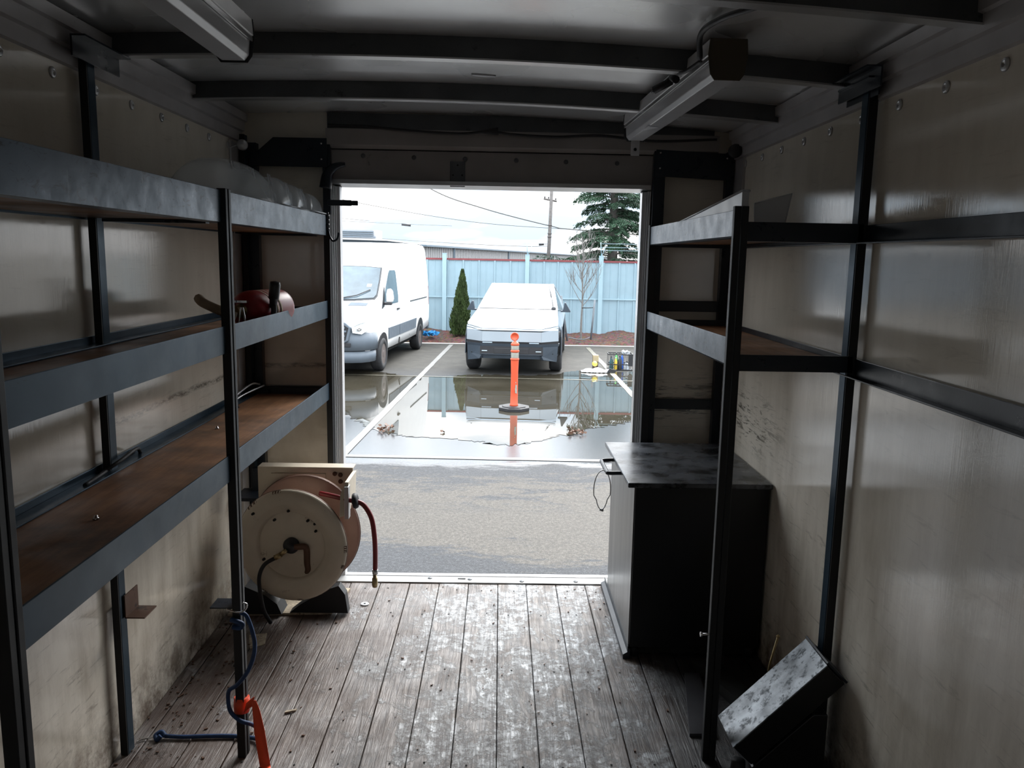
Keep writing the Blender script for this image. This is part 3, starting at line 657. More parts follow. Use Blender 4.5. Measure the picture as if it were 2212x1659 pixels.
dome('clear_plastic_lid', 'clear domed plastic lid nearest the doorway on the left top shelf', 3.56, 3.86, ZT + .003, .085, -.98, -.825, 0)
# the lids rest on a stack of flat clear sheets across the shelf lip
tag(box(-1.18, -.812, 2.46, 3.80, ZT - .004, ZT - .001).build('clear_sheet', CLR), 'flat clear sheet laid across the left top shelf under the domed lids', 'sheet')
for yy in (2.5, 3.7):
    pass
# fire extinguisher lying on the middle shelf
EZ = 1.324
ex = thing('fire_extinguisher', 'red fire extinguisher wrapped in its hose on the left middle shelf', 'fire extinguisher', (-.93, 3.05, EZ))
ax = Vector((.24, .95, 0)).normalized(); c0 = Vector((-.925, 2.90, EZ + .071))
MB().lathe([(.0001, -.005), (.032, .0), (.054, .015), (.066, .036), (.070, .06), (.070, .25), (.067, .265), (.055, .28), (.03, .285), (.0001, .286)], c0, ax, 28).build('cylinder', REDP, ex)
MB().lathe([(.020, -.045), (.020, -.005), (.026, -.003), (.026, .002)], c0, ax, 14).build('valve', BRASS, ex)
MB().box(-.014, .014, -.075, -.035, -.006, .012, Matrix.Translation(c0 + Vector((-.02, 0, .03)))).box(-.006, .05, -.03, .0, .03, .038, Matrix.Translation(c0 + Vector((-.02, 0, .0)))).build('lever', CHROME, ex)
pts = curve([c0 + Vector((-.01, -.05, -.01)), c0 + Vector((-.03, -.075, -.04)), c0 + Vector((.02, -.07, -.055)), c0 + Vector((.07, -.04, -.055)), c0 + Vector((.105, .02, -.04)), c0 + Vector((.103, .05, -.01)), c0 + Vector((.100, .06, .02))])
MB().tube(pts, .011, 10).build('hose', DKRUB, ex)
MB().lathe([(.012, -.01), (.015, .02), (.016, .02), (.019, .025), (.020, .075), (.017, .085), (.0001, .088)], c0 + Vector((.098, .06, .018)), (.10, .05, 1), 14).build('nozzle', PLBLK, ex)
for d in (.11, .135, .16):
    MB().lathe([(.0712, -.007), (.0722, 0), (.0712, .007)], c0 + ax * d, (ax + Vector((0, 0, .25))).normalized(), 24).build('strap', WEB, ex)
ww = MB().tube(curve([(-1.06, 2.86, EZ + .115), (-1.03, 2.83, EZ + .10), (-.97, 2.82, EZ + .075), (-.92, 2.82, EZ + .055)]), [.017] * 25, 8); ww.build('canvas_sleeve', WEB, ex)
MB().tube(curve([(-.895, 2.80, EZ + .09), (-.90, 2.795, EZ + .03), (-.91, 2.79, EZ + .01), (-.88, 2.785, EZ + .012), (-.878, 2.79, EZ + .05), (-.887, 2.80, EZ + .09)]), .003, 6).build('wire_clip', CHROME, ex)
for (x, y, lab) in ((-1.07, 3.02, 'small bolt head on the left bottom shelf board near its middle'), (-1.0, 1.95, 'small bolt head on the left bottom shelf board nearest the viewer'), (-1.13, 3.45, 'small bolt head on the left bottom shelf board near the doorway')):
    tag(MB().lathe([(.008, 0), (.008, .004), (.005, .005), (.005, .010), (.0001, .011)], (x, y, .936), n=6).build('bolt', CHROME if y < 3.4 else UNDER), lab, 'bolt')
tag(MB().tube(curve([(XL + .02, 2.35, .94), (XL + .05, 2.42, .965), (XL + .04, 2.55, .97), (XL + .02, 2.62, .94)]), .006).tube(curve([(XL + .02, 2.44, .95), (XL + .03, 2.36, .945), (XL + .04, 2.22, .943)]), .006).build('loose_cable', DKRUB), 'loose black cable at the foot of the left wall post on the bottom shelf', 'cable')
tag(MB().tube(curve([(XL + .015, 3.50, .94), (XL + .03, 3.58, .97), (XL + .06, 3.70, 1.0), (XL + .08, 3.76, .99)]), .005).tube(curve([(XL + .015, 3.54, .94), (XL + .05, 3.64, .965), (XL + .10, 3.76, .985)]), .005).build('loose_cable', ALU), 'pair of thin grey cables at the far end of the left bottom shelf', 'cable')
# ------------------------------------------------------------------ trays on the right shelf
def tray(name, lab, x0, x1, y0, y1, z0, h, flare, zt=0):
    t = thing(name, lab, 'tray', ((x0 + x1) / 2, (y0 + y1) / 2, z0))
    mb = MB(); i_ = .003
    A = [(x0, y0, z0), (x1, y0, z0), (x1, y1, z0 - zt), (x0, y1, z0 - zt)]
    B = [(x0 - flare, y0 - flare, z0 + h), (x1 + flare, y0 - flare, z0 + h), (x1 + flare, y1 + flare, z0 + h * .35 - zt), (x0 - flare, y1 + flare, z0 + h * .35 - zt)]
    A2 = [Vector(a) + Vector((0, 0, i_)) for a in A]; cx = Vector(((x0 + x1) / 2, (y0 + y1) / 2, 0))
    B2 = [Vector(b) + (Vector((cx.x - b[0], cx.y - b[1], 0)).normalized() * i_) for b in B]
    mb.add(A + B + A2 + B2, [(0, 3, 2, 1), (0, 1, 5, 4), (1, 2, 6, 5), (2, 3, 7, 6), (3, 0, 4, 7), (8, 9, 10, 11), (8, 12, 13, 9), (9, 13, 14, 10), (10, 14, 15, 11), (11, 15, 12, 8),
                            (4, 5, 13, 12), (5, 6, 14, 13), (6, 7, 15, 14), (7, 4, 12, 15)])
    mb.build('pan', WHPL, t)
    rp = [Vector(b) for b in B] + [Vector(B[0])]
    MB().tube(rp, .004, 6).build('rolled_rim', WHPL, t)
    return t
tray('plastic_tray', 'long white plastic tray tilted on the right upper shelf behind the front post', .738, .756, 2.52, 3.72, 1.690, .125, .002)
t2 = thing('plastic_tray', 'short white plastic tray beside the long one on the right upper shelf', 'tray', (.83, 2.5, 1.69))
MB().prism([(.775, 1.690), (.862, 1.690), (.882, 1.806), (.770, 1.775)], 2.50, 2.506, 'y').build('panel', WHPL, t2, bevel=.001)
MB().tube([(.770, 2.50, 1.776), (.883, 2.50, 1.808), (.862, 2.50, 1.690)], .003, 6).build('rolled_rim', WHPL, t2)
MB().prism([(.775, 1.689), (.862, 1.689), (.862, 1.693), (.775, 1.693)], 2.50, 2.80, 'y').build('base', WHPL, t2)
# ------------------------------------------------------------------ cabinet on the right
cb = thing('steel_cabinet', 'black steel cabinet with a scuffed top and side handle against the right wall', 'cabinet', (.8, 3.4, 0))
MB().box(.545, 1.072, 3.06, 3.71, .045, .722).build('body', CABB, cb, bevel=.003)
box(.541, .5448, 3.065, 3.705, .055, .718).build('side_panel', CABS, cb, label='brushed grey side panel')
box(.510, 1.078, 3.03, 3.74, .722, .742).build('top', CABT, cb, bevel=.004)
MB().prism([(.520, 0), (.548, 0), (.548, .045), (.541, .045), (.541, .055), (.5375, .055), (.5375, .03), (.520, .02)], 3.05, 3.78, 'y').build('base_skirt', BLK, cb)
box(.56, 1.06, 3.08, 3.70, .012, .045).build('plinth', UNDER, cb)
for (x, y) in ((.57, 3.09), (1.04, 3.09), (.57, 3.68), (1.04, 3.68)):
    MB().lathe([(.02, 0), (.02, .045)], (x, y, 0), n=10).build('foot', DKRUB, cb)
hp = curve([(.520, 3.23, .728), (.50, 3.23, .728), (.462, 3.235, .726), (.456, 3.26, .725), (.456, 3.42, .725), (.462, 3.445, .726), (.50, 3.45, .728), (.520, 3.45, .728)], 5)
MB().tube(hp, .0085, 10).build('handle', BLK, cb)
wp = [(.440 + .036 * math.sin(a) * (1 if math.cos(a) > -.3 else .75), 3.262 + .004 * math.sin(a), .645 + .085 * math.cos(a)) for a in [i * PI / 12 for i in range(25)]]
tag(MB().tube(wp, .0022, 6).tube([(.432, 3.262, .560), (.448, 3.262, .556)], .006, 6).build('wire_loop', ALU), 'thin wire loop hanging from the cabinet handle', 'wire loop')
# ------------------------------------------------------------------ tilted steel box in the right corner
tb = thing('tilted_steel_box', 'scuffed steel box tilted against the right wall post, lit on its top face', 'box', (.9, 2.4, 0))
u = Vector((.272, 0, .275)).normalized(); v = Vector((.275, 0, -.272)).normalized(); P0 = Vector((.742, 2.28, .115))
def pb(a0, a1, b0, b1, y0, y1):
    vs = []
    for y in (y0, y1):
        for (a, b) in ((a0, b0), (a1, b0), (a1, b1), (a0, b1)):
            q = P0 + u * a + v * b; vs.append((q.x, y, q.z))
    return MB().add(vs, [(0, 1, 2, 3), (7, 6, 5, 4), (0, 4, 5, 1), (1, 5, 6, 2), (2, 6, 7, 3), (3, 7, 4, 0)])
pb(0, .385, .004, .088, 2.283, 2.452).build('shell', CABB, tb, bevel=.003)
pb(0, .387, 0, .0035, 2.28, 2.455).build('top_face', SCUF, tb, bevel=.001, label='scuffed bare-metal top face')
pb(.389, .396, -.004, .088, 2.28, 2.458).build('end_lip', BLK, tb, bevel=.001)
bb = thing('battery_box', 'low black box in the shadow under the tilted steel box', 'box', (.95, 2.38, 0))
MB().prism([(.805, .0), (1.03, .0), (1.03, .225), (.985, .225), (.805, .046)], 2.28, 2.46, 'y').build('case', CABB, bb, bevel=.002)
tag(MB().lathe([(.022, 0), (.024, .01), (.022, .045), (.012, .05), (.0001, .05)], (.775, 2.32, 0), n=14).build('rubber_cup', DKRUB), 'small black rubber cup under the low end of the tilted box', 'cup')
tag(MB().tube([(.945, 2.62, .0), (.955, 2.60, .22), (.968, 2.575, .335)], .004).lathe([(.0001, -.008), (.008, 0), (.0001, .008)], (.968, 2.575, .338), n=8).build('metal_rod', BRASS), 'thin brassy rod standing behind the tilted steel box', 'rod')
tag(MB().add([(.742, 2.92, .001), (.80, 2.92, .001), (.757, 2.513, .001), (.667, 2.513, .001), (.742, 2.92, .013), (.80, 2.92, .013), (.757, 2.513, .013), (.667, 2.513, .013)],
   [(0, 1, 2, 3), (4, 7, 6, 5), (0, 4, 5, 1), (1, 5, 6, 2), (2, 6, 7, 3), (3, 7, 4, 0)]).build('flat_bar', pm('dull_flat_steel', (.12, .12, .13), .4, .6)), 'flat grey steel bar on the floor beside the right front post', 'bar')
tag(MB().add([(.78, 3.00, .001), (.86, 2.98, .001), (.98, 2.62, .001), (.90, 2.60, .001), (.78, 3.0, .03), (.86, 2.98, .03), (.98, 2.62, .05), (.90, 2.60, .05)],
   [(0, 1, 2, 3), (4, 7, 6, 5), (0, 4, 5, 1), (1, 5, 6, 2), (2, 6, 7, 3), (3, 7, 4, 0)]).build('wooden_offcut', UNDER), 'dark dirty timber offcut on the floor in front of the cabinet', 'offcut')
# ------------------------------------------------------------------ hose reel
rl = thing('hose_reel', 'cream enamelled spring hose reel with a dark red air hose left of the doorway', 'hose reel', (-.87, 3.40, 0))
RC = Vector((-.872, 3.30, .372)); AX = Vector((-.14, -1, .02)).normalized()
def disc(cen, R_, m, nm, front):
    pr = [(.0001, -.045), (.128, -.045), (.137, -.038), (.146, .0), (.156, .013), (.178, .016), (.182, .019), (.215, .017), (.235, .012), (.2435, .006), (.2455, -.002), (.2435, -.006)]
    if not front: pr = [(a, max(b, -.012) * .3) for a, b in pr]
    return MB().lathe([(r * R_ / .2455, h) for r, h in pr], cen, AX, 56).build(nm, m, rl)
d1 = disc(RC, .2455, CREAM, 'front_flange', True)
d2 = disc(RC - AX * .115 + Vector((.018, 0, .034)), .2455, PINK, 'rear_flange', False)
MB().lathe([(.2445, -.008), (.2485, -.004), (.2445, 0)], RC - AX * .115 + Vector((.018, 0, .034)), AX, 56, cap=False).build('rim', RUSTY, d2)
MB().lathe([(.246, -.006), (.2475, -.003), (.246, 0)], RC, AX, 56, cap=False).build('rim', RUSTY, d1)
for a, w_, d0 in ((.9, .10, .236), (2.0, .06, .238), (2.3, .12, .236), (4.1, .16, .235), (4.6, .22, .236), (5.2, .10, .237), (5.9, .08, .235), (.2, .12, .236)):
    e1 = AX.orthogonal().normalized(); e2 = AX.cross(e1); n6 = 6
    P6 = [RC + (e1 * math.cos(a + w_ * q / n6) + e2 * math.sin(a + w_ * q / n6)) * r_ + AX * h6 for q in range(n6 + 1) for r_, h6 in ((.2452, .0045), (d0 - .004 * (q % 2), .0128))]
    MB().add(P6, [(2 * q, 2 * q + 2, 2 * q + 3, 2 * q + 1) for q in range(n6)]).build('chip', RUSTY, rl)
MB().lathe([(.15, -.112), (.15, -.05)], RC, AX, 36).build('drum', PINK, rl)
MB().lathe([(.17, -.10), (.176, -.095), (.17, -.09), (.176, -.085), (.17, -.08), (.176, -.07), (.17, -.06), (.17, -.05)], RC, AX, 40).build('wound_hose', REDH, rl)
HB = MB().lathe([(.034, -.045), (.034, .012), (.028, .018), (.022, .019), (.022, .030), (.0001, .031)], RC, AX, 24).build('hub', PLBLK, rl)
for (dx, dz) in ((-.03, .047), (.037, .028), (.028, -.048), (-.048, -.028)):
    MB().lathe([(.009, -.045), (.009, -.037), (.004, -.036), (.0001, -.039)], RC + Vector((dx, 0, dz)) + AX * .001, AX, 6).build('bolt', RUSTY, rl)
for (dx, dz) in ((-.065, .115), (.075, .113), (.105, .10), (.108, .068), (-.115, -.06), (-.155, .14), (-.005, .155)):
    MB().lathe([(.006, -.0448), (.0055, -.0435), (.0001, -.0435)] if math.hypot(dx, dz) < .125 else [(.006, .005), (.0055, .0175), (.0001, .0175)], RC + Vector((dx, 0, dz)), AX, 8).build('chip', UNDER, rl)
# elbow pipe and supply hose
E0 = RC + AX * .018
MB().tube(curve([E0 + Vector((.0, 0, 0)), E0 + Vector((.035, -.0, .0)), E0 + Vector((.062, 0, .0)), E0 + Vector((.068, .01, -.02)), E0 + Vector((.068, .012, -.075)), E0 + Vector((.070, .018, -.11)), E0 + Vector((.050, .035, -.132)), E0 + Vector((.02, .045, -.140))]), .0135, 10).build('elbow_pipe', RUSTY, rl)
MB().tube([E0 + Vector((-.012, -.004, -.012)), E0 + Vector((-.038, -.008, -.034))], .010, 8).build('fitting', BRASS, rl)
MB().tube([E0 + Vector((-.038, -.008, -.034)), E0 + Vector((-.062, -.012, -.046))], .013, 6).build('fitting', BRASS, rl)
MB().tube(curve([E0 + Vector((-.060, -.012, -.046)), E0 + Vector((-.105, -.02, -.075)), E0 + Vector((-.128, -.02, -.13)), E0 + Vector((-.128, -.01, -.21)), E0 + Vector((-.118, 0, -.29)), E0 + Vector((-.10, .03, -.358))]), .0085, 10).build('supply_hose', DKRUB, rl)
# bracket: top plate with folded lip, arm, base
MB().box(-1.06, -.640, 3.478, 3.483, .50, .668).box(-1.06, -.640, 3.483, 3.55, .661, .668).build('back_plate', CREAM, rl, bevel=.001)
MB().box(-1.0, -.76, 3.47, 3.478, .10, .64).build('frame_arm', CREAM, rl)
MB().prism([(-.665, .50), (-.632, .515), (-.625, .655), (-.640, .655), (-.660, .60)], 3.29, 3.478, 'y').build('guide_arm', CREAM, rl)
for (x, z) in ((-.695, .635), (-.695, .605), (-.72, .64)): MB().lathe([(.010, 0), (.010, .005), (.005, .006), (.0001, .004)], (x, 3.478, z), (0, -1, 0), 10).build('bolt', RUSTY, rl)
box(-.640, -.622, 3.27, 3.31, .500, .640).build('roller_bracket', ALU, rl, bevel=.002)
MB().lathe([(.010, -.012), (.030, -.008), (.034, .0), (.030, .010), (.018, .014)], (-.598, 3.29, .575), (1, 0, .15), 18).build('hose_stop', DKRUB, rl)
hz_ = curve([(-.76, 3.36, .585), (-.70, 3.33, .583), (-.622, 3.29, .578), (-.590, 3.29, .572), (-.560, 3.29, .555), (-.530, 3.29, .50), (-.518, 3.29, .42), (-.515, 3.29, .34), (-.516, 3.29, .268)])
MB().tube(hz_, .0105, 12).build('air_hose', REDH, rl)
MB().lathe([(.0125, 0), (.0125, .02)], (-.516, 3.29, .252), n=12).build('clamp', ALU, rl)
MB().lathe([(.008, .05), (.008, .03), (.0115, .028), (.0125, .0), (.010, -.012), (.005, -.012)], (-.518, 3.29, .205), n=12).build('coupler', BRASS, rl)
MB().prism([(-.92, 0.012), (-.66, .012), (-.672, .10), (-.70, .14), (-.76, .12), (-.88, .045)], 3.42, 3.47, 'y').build('foot', POSTB, rl)
MB().prism([(-1.12, 0.012), (-.95, .012), (-.97, .06), (-1.02, .10), (-1.11, .14)], 3.40, 3.50, 'y').build('foot', POSTB, rl)
tag(MB().add([(-1.19, 3.40, 0.001), (-.735, 3.43, 0.001), (-.70, 3.70, .001), (-1.19, 3.72, .001), (-1.19, 3.40, .011), (-.735, 3.43, .011), (-.70, 3.70, .011), (-1.19, 3.72, .011)],
   [(0, 3, 2, 1), (4, 5, 6, 7), (0, 1, 5, 4), (1, 2, 6, 5), (2, 3, 7, 6), (3, 0, 4, 7)]).build('base_board', CHIP), 'splintered chipboard under the hose reel', 'board')
tag(MB().prism([(-1.13, .40), (-1.085, .40), (-1.10, .62), (-1.13, .62)], 3.62, 3.66, 'y').box(-1.18, -1.06, 3.5, 3.66, .50, .515).build('shelf_stub', BLK), 'short black bracket on the wall behind the hose reel', 'bracket')
# ------------------------------------------------------------------ bungee, ribbon, litter
bu = thing('bungee_cord', 'blue bungee cord twisted round the left front post and trailing on the floor', 'bungee cord', (-.83, 2.4, 0))
bp = [(-.790, 2.366, .50), (-.772, 2.37, .488), (-.758, 2.375, .44), (-.752, 2.38, .39), (-.757, 2.375, .345), (-.775, 2.365, .30), (-.805, 2.36, .262), (-.832, 2.365, .24),
      (-.838, 2.37, .20), (-.830, 2.368, .165), (-.800, 2.362, .140), (-.770, 2.375, .12), (-.758, 2.40, .09), (-.756, 2.42, .055), (-.764, 2.45, .018), (-.80, 2.475, .008),
      (-.87, 2.485, .008), (-.95, 2.482, .009), (-1.03, 2.478, .008), (-1.09, 2.480, .009)]
MB().tube(curve(bp, 6), .0068, 8).build('cord', BLUEC, bu)
MB().tube(curve([(-.82, 2.37, .475), (-.80, 2.366, .470), (-.785, 2.367, .462), (-.79, 2.366, .45), (-.815, 2.366, .452)]), .008, 8).build('knot', BLUEC, bu)
MB().tube(curve([(-.83, 2.36, .513), (-.80, 2.352, .508), (-.782, 2.36, .505), (-.772, 2.37, .512), (-.770, 2.372, .525), (-.782, 2.37, .53)]), .0028, 6).build('wire_hook', CHROME, bu)
MB().tube(curve([(-1.09, 2.48, .009), (-1.105, 2.488, .018), (-1.12, 2.478, .012), (-1.11, 2.465, .006), (-1.10, 2.47, .016)]), .008, 8).build('knot', BLUEC, bu)
MB().tube(curve([(-1.11, 2.478, .01), (-1.14, 2.474, .006), (-1.165, 2.462, .005), (-1.172, 2.452, .005)]), .0025, 6).build('wire_hook', CHROME, bu)
rb = thing('flagging_ribbon', 'bright orange flagging ribbon tied to the left front post', 'ribbon', (-.79, 2.36, 0))
MB().lathe([(.024, -.024), (.0255, 0), (.024, .024)], (XS + .001, 2.398, .175), (0, .1, 1), 16).build('wrap', ORNG, rb)
def strip(pts, wv, th=.0012):
    mb = MB(); vs = []; fs = []
    for p, wd in zip(pts, wv):
        p = Vector(p); wd = Vector(wd); vs += [p - wd, p + wd, p + wd + Vector((0, th, th)), p - wd + Vector((0, th, th))]
    for i in range(len(pts) - 1):
        a = 4 * i; b = a + 4
        for q in range(4): fs.append((a + q, a + (q + 1) % 4, b + (q + 1) % 4, b + q))
    fs += [(3, 2, 1, 0), tuple(4 * (len(pts) - 1) + q for q in range(4))]
    return mb.add(vs, fs, True)
strip(curve([(-.786, 2.368, .178), (-.770, 2.362, .195), (-.756, 2.362, .205)], 4), [(.004, 0, .016)] * 9).build('bow', ORNG, rb)
tp = curve([(-.756, 2.362, .206), (-.748, 2.36, .17), (-.738, 2.352, .11), (-.728, 2.345, .05), (-.715, 2.325, .006), (-.700, 2.28, .004)], 4)
strip(tp, [(.006 + .010 * min(1, i / 8), .001, .003) for i in range(len(tp))]).build('tail', ORNG, rb)
ws = tag(MB().lathe([(.006, .004), (.018, .004), (.020, .002), (.018, .0), (.006, 0.0), (.006, .004)], (-.605, 3.54, .001), n=20).build('washer', WHPL), 'white plastic washer on the floor by the hose reel', 'washer')
tag(MB().prism([(-.735, 2.63), (-.70, 2.645), (-.698, 2.655), (-.733, 2.642)], .001, .007, 'z').build('wood_splinter', CHIP), 'pale wood splinter on the floor right of the orange ribbon', 'splinter')
tag(MB().prism([(-1.0, 3.10), (-.95, 3.14), (-.97, 3.24), (-1.04, 3.22)], .001, .003, 'z').build('torn_paper', CHIP), 'torn scrap of pale paper on the floor behind the left front post', 'paper scrap')
tag(box(-1.02, -.985, 2.955, 2.965, .001, .008).build('rubber_scrap', DKRUB), 'small black scrap on the floor near the left wall', 'scrap')
dm = MB(); rr = random.Random(3)
for _ in range(260):
    side = rr.random() < .55
    x = (XL + abs(rr.gauss(0, .10)) + .01) if side else rr.uniform(XL + .02, .65); y = rr.uniform(2.1, 3.75); s = rr.uniform(.002, .006); a = rr.uniform(0, PI)
    if x < -.68 and y > 3.38: continue
    dm.box(-s, s, -s * .5, s * .5, .0012, .0012 + s * .7, Matrix.Translation((x, y, 0)) @ Matrix.Rotation(a, 4, 'Z'))
tag(dm.build('floor_grit', RUSTY), 'scattered dark grit and crumbs on the plank floor', 'debris', kind='stuff')

# ================================================================== OUTDOORS
G = -.8
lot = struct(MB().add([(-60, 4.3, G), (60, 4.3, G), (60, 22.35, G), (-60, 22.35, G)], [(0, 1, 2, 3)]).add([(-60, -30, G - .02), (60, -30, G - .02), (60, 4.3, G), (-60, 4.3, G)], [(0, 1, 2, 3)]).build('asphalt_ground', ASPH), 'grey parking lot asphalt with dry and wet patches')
struct(MB().add([(-120, 25, G - .01), (200, 25, G - .01), (200, 500, G - .01), (-120, 500, G - .01)], [(0, 1, 2, 3)]).build('far_ground', ASPH), 'ground beyond the fence')
# puddle outline
near = [(-6.5, 12.9), (-4.6, 13.0), (-3.4, 12.7), (-2.9, 12.45), (-2.475, 12.3), (-2.2, 11.9), (-1.9, 11.3), (-1.556, 10.82), (-1.3, 10.62), (-1.087, 10.56), (-.46, 10.42), (-.1, 10.30), (.088, 10.2), (.25, 10.22), (.456, 10.4), (.75, 10.7), (1.053, 10.93), (1.3, 11.25), (1.6, 11.5), (1.965, 11.8), (2.5, 12.0), (3.4, 12.3), (4.6, 13.1), (6.0, 13.6)]
farr = [(6.2, 15.5), (5.0, 16.3), (4.2, 16.9), (3.4, 17.2), (3.0, 17.5), (2.7, 17.15), (2.35, 17.25), (2.0, 17.1), (1.75, 17.3), (1.43, 17.1), (1.2, 16.7), (.8, 16.5), (.3, 16.45), (-.3, 16.5), (-.7, 16.4), (-1.1, 16.15), (-1.9, 16.15), (-2.3, 16.5), (-2.7, 16.8), (-3.3, 17.0), (-4.5, 17.2), (-5.5, 16.4), (-6.6, 15.0)]
def rough(pts, r, k=5, amp=.05):
    o = []; n = len(pts)
    for i in range(n):
        a = Vector((*pts[i], 0)); b = Vector((*pts[(i + 1) % n], 0))
        for j in range(k): o.append((a.lerp(b, j / k) + Vector((r.uniform(-amp, amp), r.uniform(-amp, amp), 0)) * (0 if j == 0 else 1)).xy[:])
    return o
rp_ = random.Random(5)
pudd = rough(near + farr, rp_, 9, .07)
from mathutils.geometry import tessellate_polygon
tri = tessellate_polygon([[Vector((x, y, 0)) for x, y in pudd]])
mb = MB(); mb.add([(x, y, G + .004) for x, y in pudd], [t if (lambda a, b, c: (b[0]-a[0])*(c[1]-a[1])-(b[1]-a[1])*(c[0]-a[0]))(pudd[t[0]], pudd[t[1]], pudd[t[2]]) > 0 else t[::-1] for t in tri])
tag(mb.build('puddle', WATER), 'wide shallow puddle mirroring the van, the pickup and the fence', 'puddle', kind='stuff')
# painted lines
def line(name, x0, y0, x1, y1, wd, m, lab, z=.006):
    d = Vector((x1 - x0, y1 - y0, 0)); n_ = Vector((-d.y, d.x, 0)).normalized() * wd / 2; k = 30; vs = []; r = random.Random(int(abs(x0 * 31 + y0 * 17)))
    L_ = []; R_ = []
    for i in range(k + 1):
        p = Vector((x0, y0, G + z)) + d * i / k
        L_.append(p + n_ * r.uniform(.9, 1.1)); R_.append(p - n_ * r.uniform(.9, 1.1))
    mb = MB().add(L_ + R_, [(k + 1 + i, k + 2 + i, i + 1, i) for i in range(k)])
    return struct(mb.build(name, m), lab)
line('parking_line', -2.6, 9.52, 6, 9.32, .11, PAINT, 'white painted line crossing in front of the puddle')
line('parking_line', -1.90, 9.1, -1.32, 22.1, .11, PAINT, 'white painted bay line between the van and the pickup', .007)
line('parking_line', -6, 16.32, 6, 15.72, .055, PAINY, 'thin yellowish line through the far edge of the puddle', .009)
line('parking_line', 2.40, 12.2, 2.42, 21.9, .11, PAINY, 'worn yellowish bay line beside the crate', .008)
line('parking_line', -7, 22.33, 8, 22.27, .06, PAINT, 'thin white line along the foot of the mulch bed')
# mulch bed
mb = MB(); nx, ny = 220, 24; rm = random.Random(9); vs = []; fs = []
for j in range(ny + 1):
    for i in range(nx + 1):
        x = -9 + 20 * i / nx; t = j / ny; y = 22.38 + 2.25 * t
        vs.append((x, y, G + .02 + .16 * math.sin(min(1, t * 1.6) * PI / 2) * (1 + .25 * math.sin(x * 2.1) + .2 * math.sin(x * 5.3 + 1)) + rm.uniform(-.022, .03) * (t > 0)))
for j in range(ny):
    for i in range(nx):
        a = j * (nx + 1) + i; fs.append((a, a + 1, a + nx + 2, a + nx + 1))
tag(mb.add(vs, fs).build('mulch_bed', MULCH), 'reddish bark mulch strip along the foot of the fence', 'mulch', kind='stuff')
# ------------------------------------------------------------------ fence
fe = thing('metal_fence', 'pale blue corrugated steel fence with a red cap behind the cars', 'fence', (0, 24.55, G))
FY = 24.5; posts_x = [-6.75, -4.25, -1.68, .80, 3.02, 5.5, 8.0]
ZTOP = 1.50
for i in range(len(posts_x) - 1):
    a, b = posts_x[i] + .06, posts_x[i + 1] - .06; n_ = 5; wsh = (b - a) / n_
    for k in range(n_):
        x0 = a + wsh * k
        # a rib, a flat, and a pair of shallow creases per sheet
        pr = [(x0, FY), (x0 + .012, FY - .035), (x0 + .05, FY - .035), (x0 + .062, FY), (x0 + wsh * .48, FY), (x0 + wsh * .48 + .006, FY - .009), (x0 + wsh * .48 + .03, FY - .009), (x0 + wsh * .48 + .036, FY),
              (x0 + wsh - .0015, FY), (x0 + wsh - .0015, FY + .004), (x0, FY + .004)]
        MB().prism(pr, G + .03, ZTOP, 'z').build('steel_sheet', FENCE, fe)
    box(a, b, FY - .055, FY - .037, .385, .425).build('mid_rail', FPOST, fe)
    box(a, b, FY - .03, FY + .03, ZTOP, ZTOP + .055).build('cap_rail', CAPR, fe)
for x in posts_x:
    pp = box(x - .062, x + .062, FY - .12, FY, G, 1.68).build('post', FPOST, fe)
    box(x - .068, x + .068, FY - .125, FY + .005, 1.68, 1.70).build('post_cap', FPOST, pp)
for x in posts_x[3:]:
    MB().tube([(x, FY - .05, 1.70), (x - .03, FY - .03, 2.10)], .010, 6).tube([(x + .02, FY, 1.70), (x + .14, FY + .1, 1.98)], .008, 6).build('wire_arm', FPOST, fe)
for k, z in enumerate((1.86, 1.95, 2.06)):
    MB().tube([(2.99 - .01 * k, FY - .02, z), (5.48, FY - .02, z)], .007, 5).build('barbed_wire', FPOST, fe)
# ------------------------------------------------------------------ building beyond
bd = thing('warehouse', 'long white ribbed warehouse beyond the fence', 'building', (-3, 60, G))
hd_ = math.radians(10.5); dX, dY = math.sin(hd_), math.cos(hd_)
A0 = Vector((-4.35, 46, 0)); HT = 2.17
def wp_(t, off, z): return (A0.x + dX * t + dY * off, A0.y + dY * t - dX * off, z)
mb = MB(); mb.add([wp_(0, 0, G), wp_(260, 0, G), wp_(260, 0, HT), wp_(0, 0, HT), wp_(0, -40, G), wp_(260, -40, G), wp_(260, -40, HT), wp_(0, -40, HT)],
                  [(0, 1, 2, 3), (3, 2, 6, 7), (7, 6, 5, 4), (0, 3, 7, 4), (1, 5, 6, 2)]); mb.build('wall', BLDW, bd)
rbm = MB()
for k in range(300):
    t = .4 + k * (.42 + k * .0012)
    if t > 255: break
    rbm.add([wp_(t, .0, G), wp_(t + .12, 0, G), wp_(t + .12, .09, G), wp_(t, .09, G), wp_(t, .0, HT - .05), wp_(t + .12, 0, HT - .05), wp_(t + .12, .09, HT - .05), wp_(t, .09, HT - .05)], [(0, 3, 2, 1), (4, 5, 6, 7), (0, 1, 5, 4), (1, 2, 6, 5), (2, 3, 7, 6), (3, 0, 4, 7)])
rbm.build('siding_ribs', BLDW, bd, kind='stuff')
mb = MB(); mb.add([wp_(-.2, -.1, HT - .04), wp_(260, -.1, HT - .04), wp_(260, .25, HT - .04), wp_(-.2, .25, HT - .04), wp_(-.2, -.1, HT + .06), wp_(260, -.1, HT + .06), wp_(260, .25, HT + .06), wp_(-.2, .25, HT + .06)], [(0, 3, 2, 1), (4, 5, 6, 7), (0, 1, 5, 4), (1, 2, 6, 5), (2, 3, 7, 6), (3, 0, 4, 7)])
mb.build('eave_gutter', BLDG, bd)
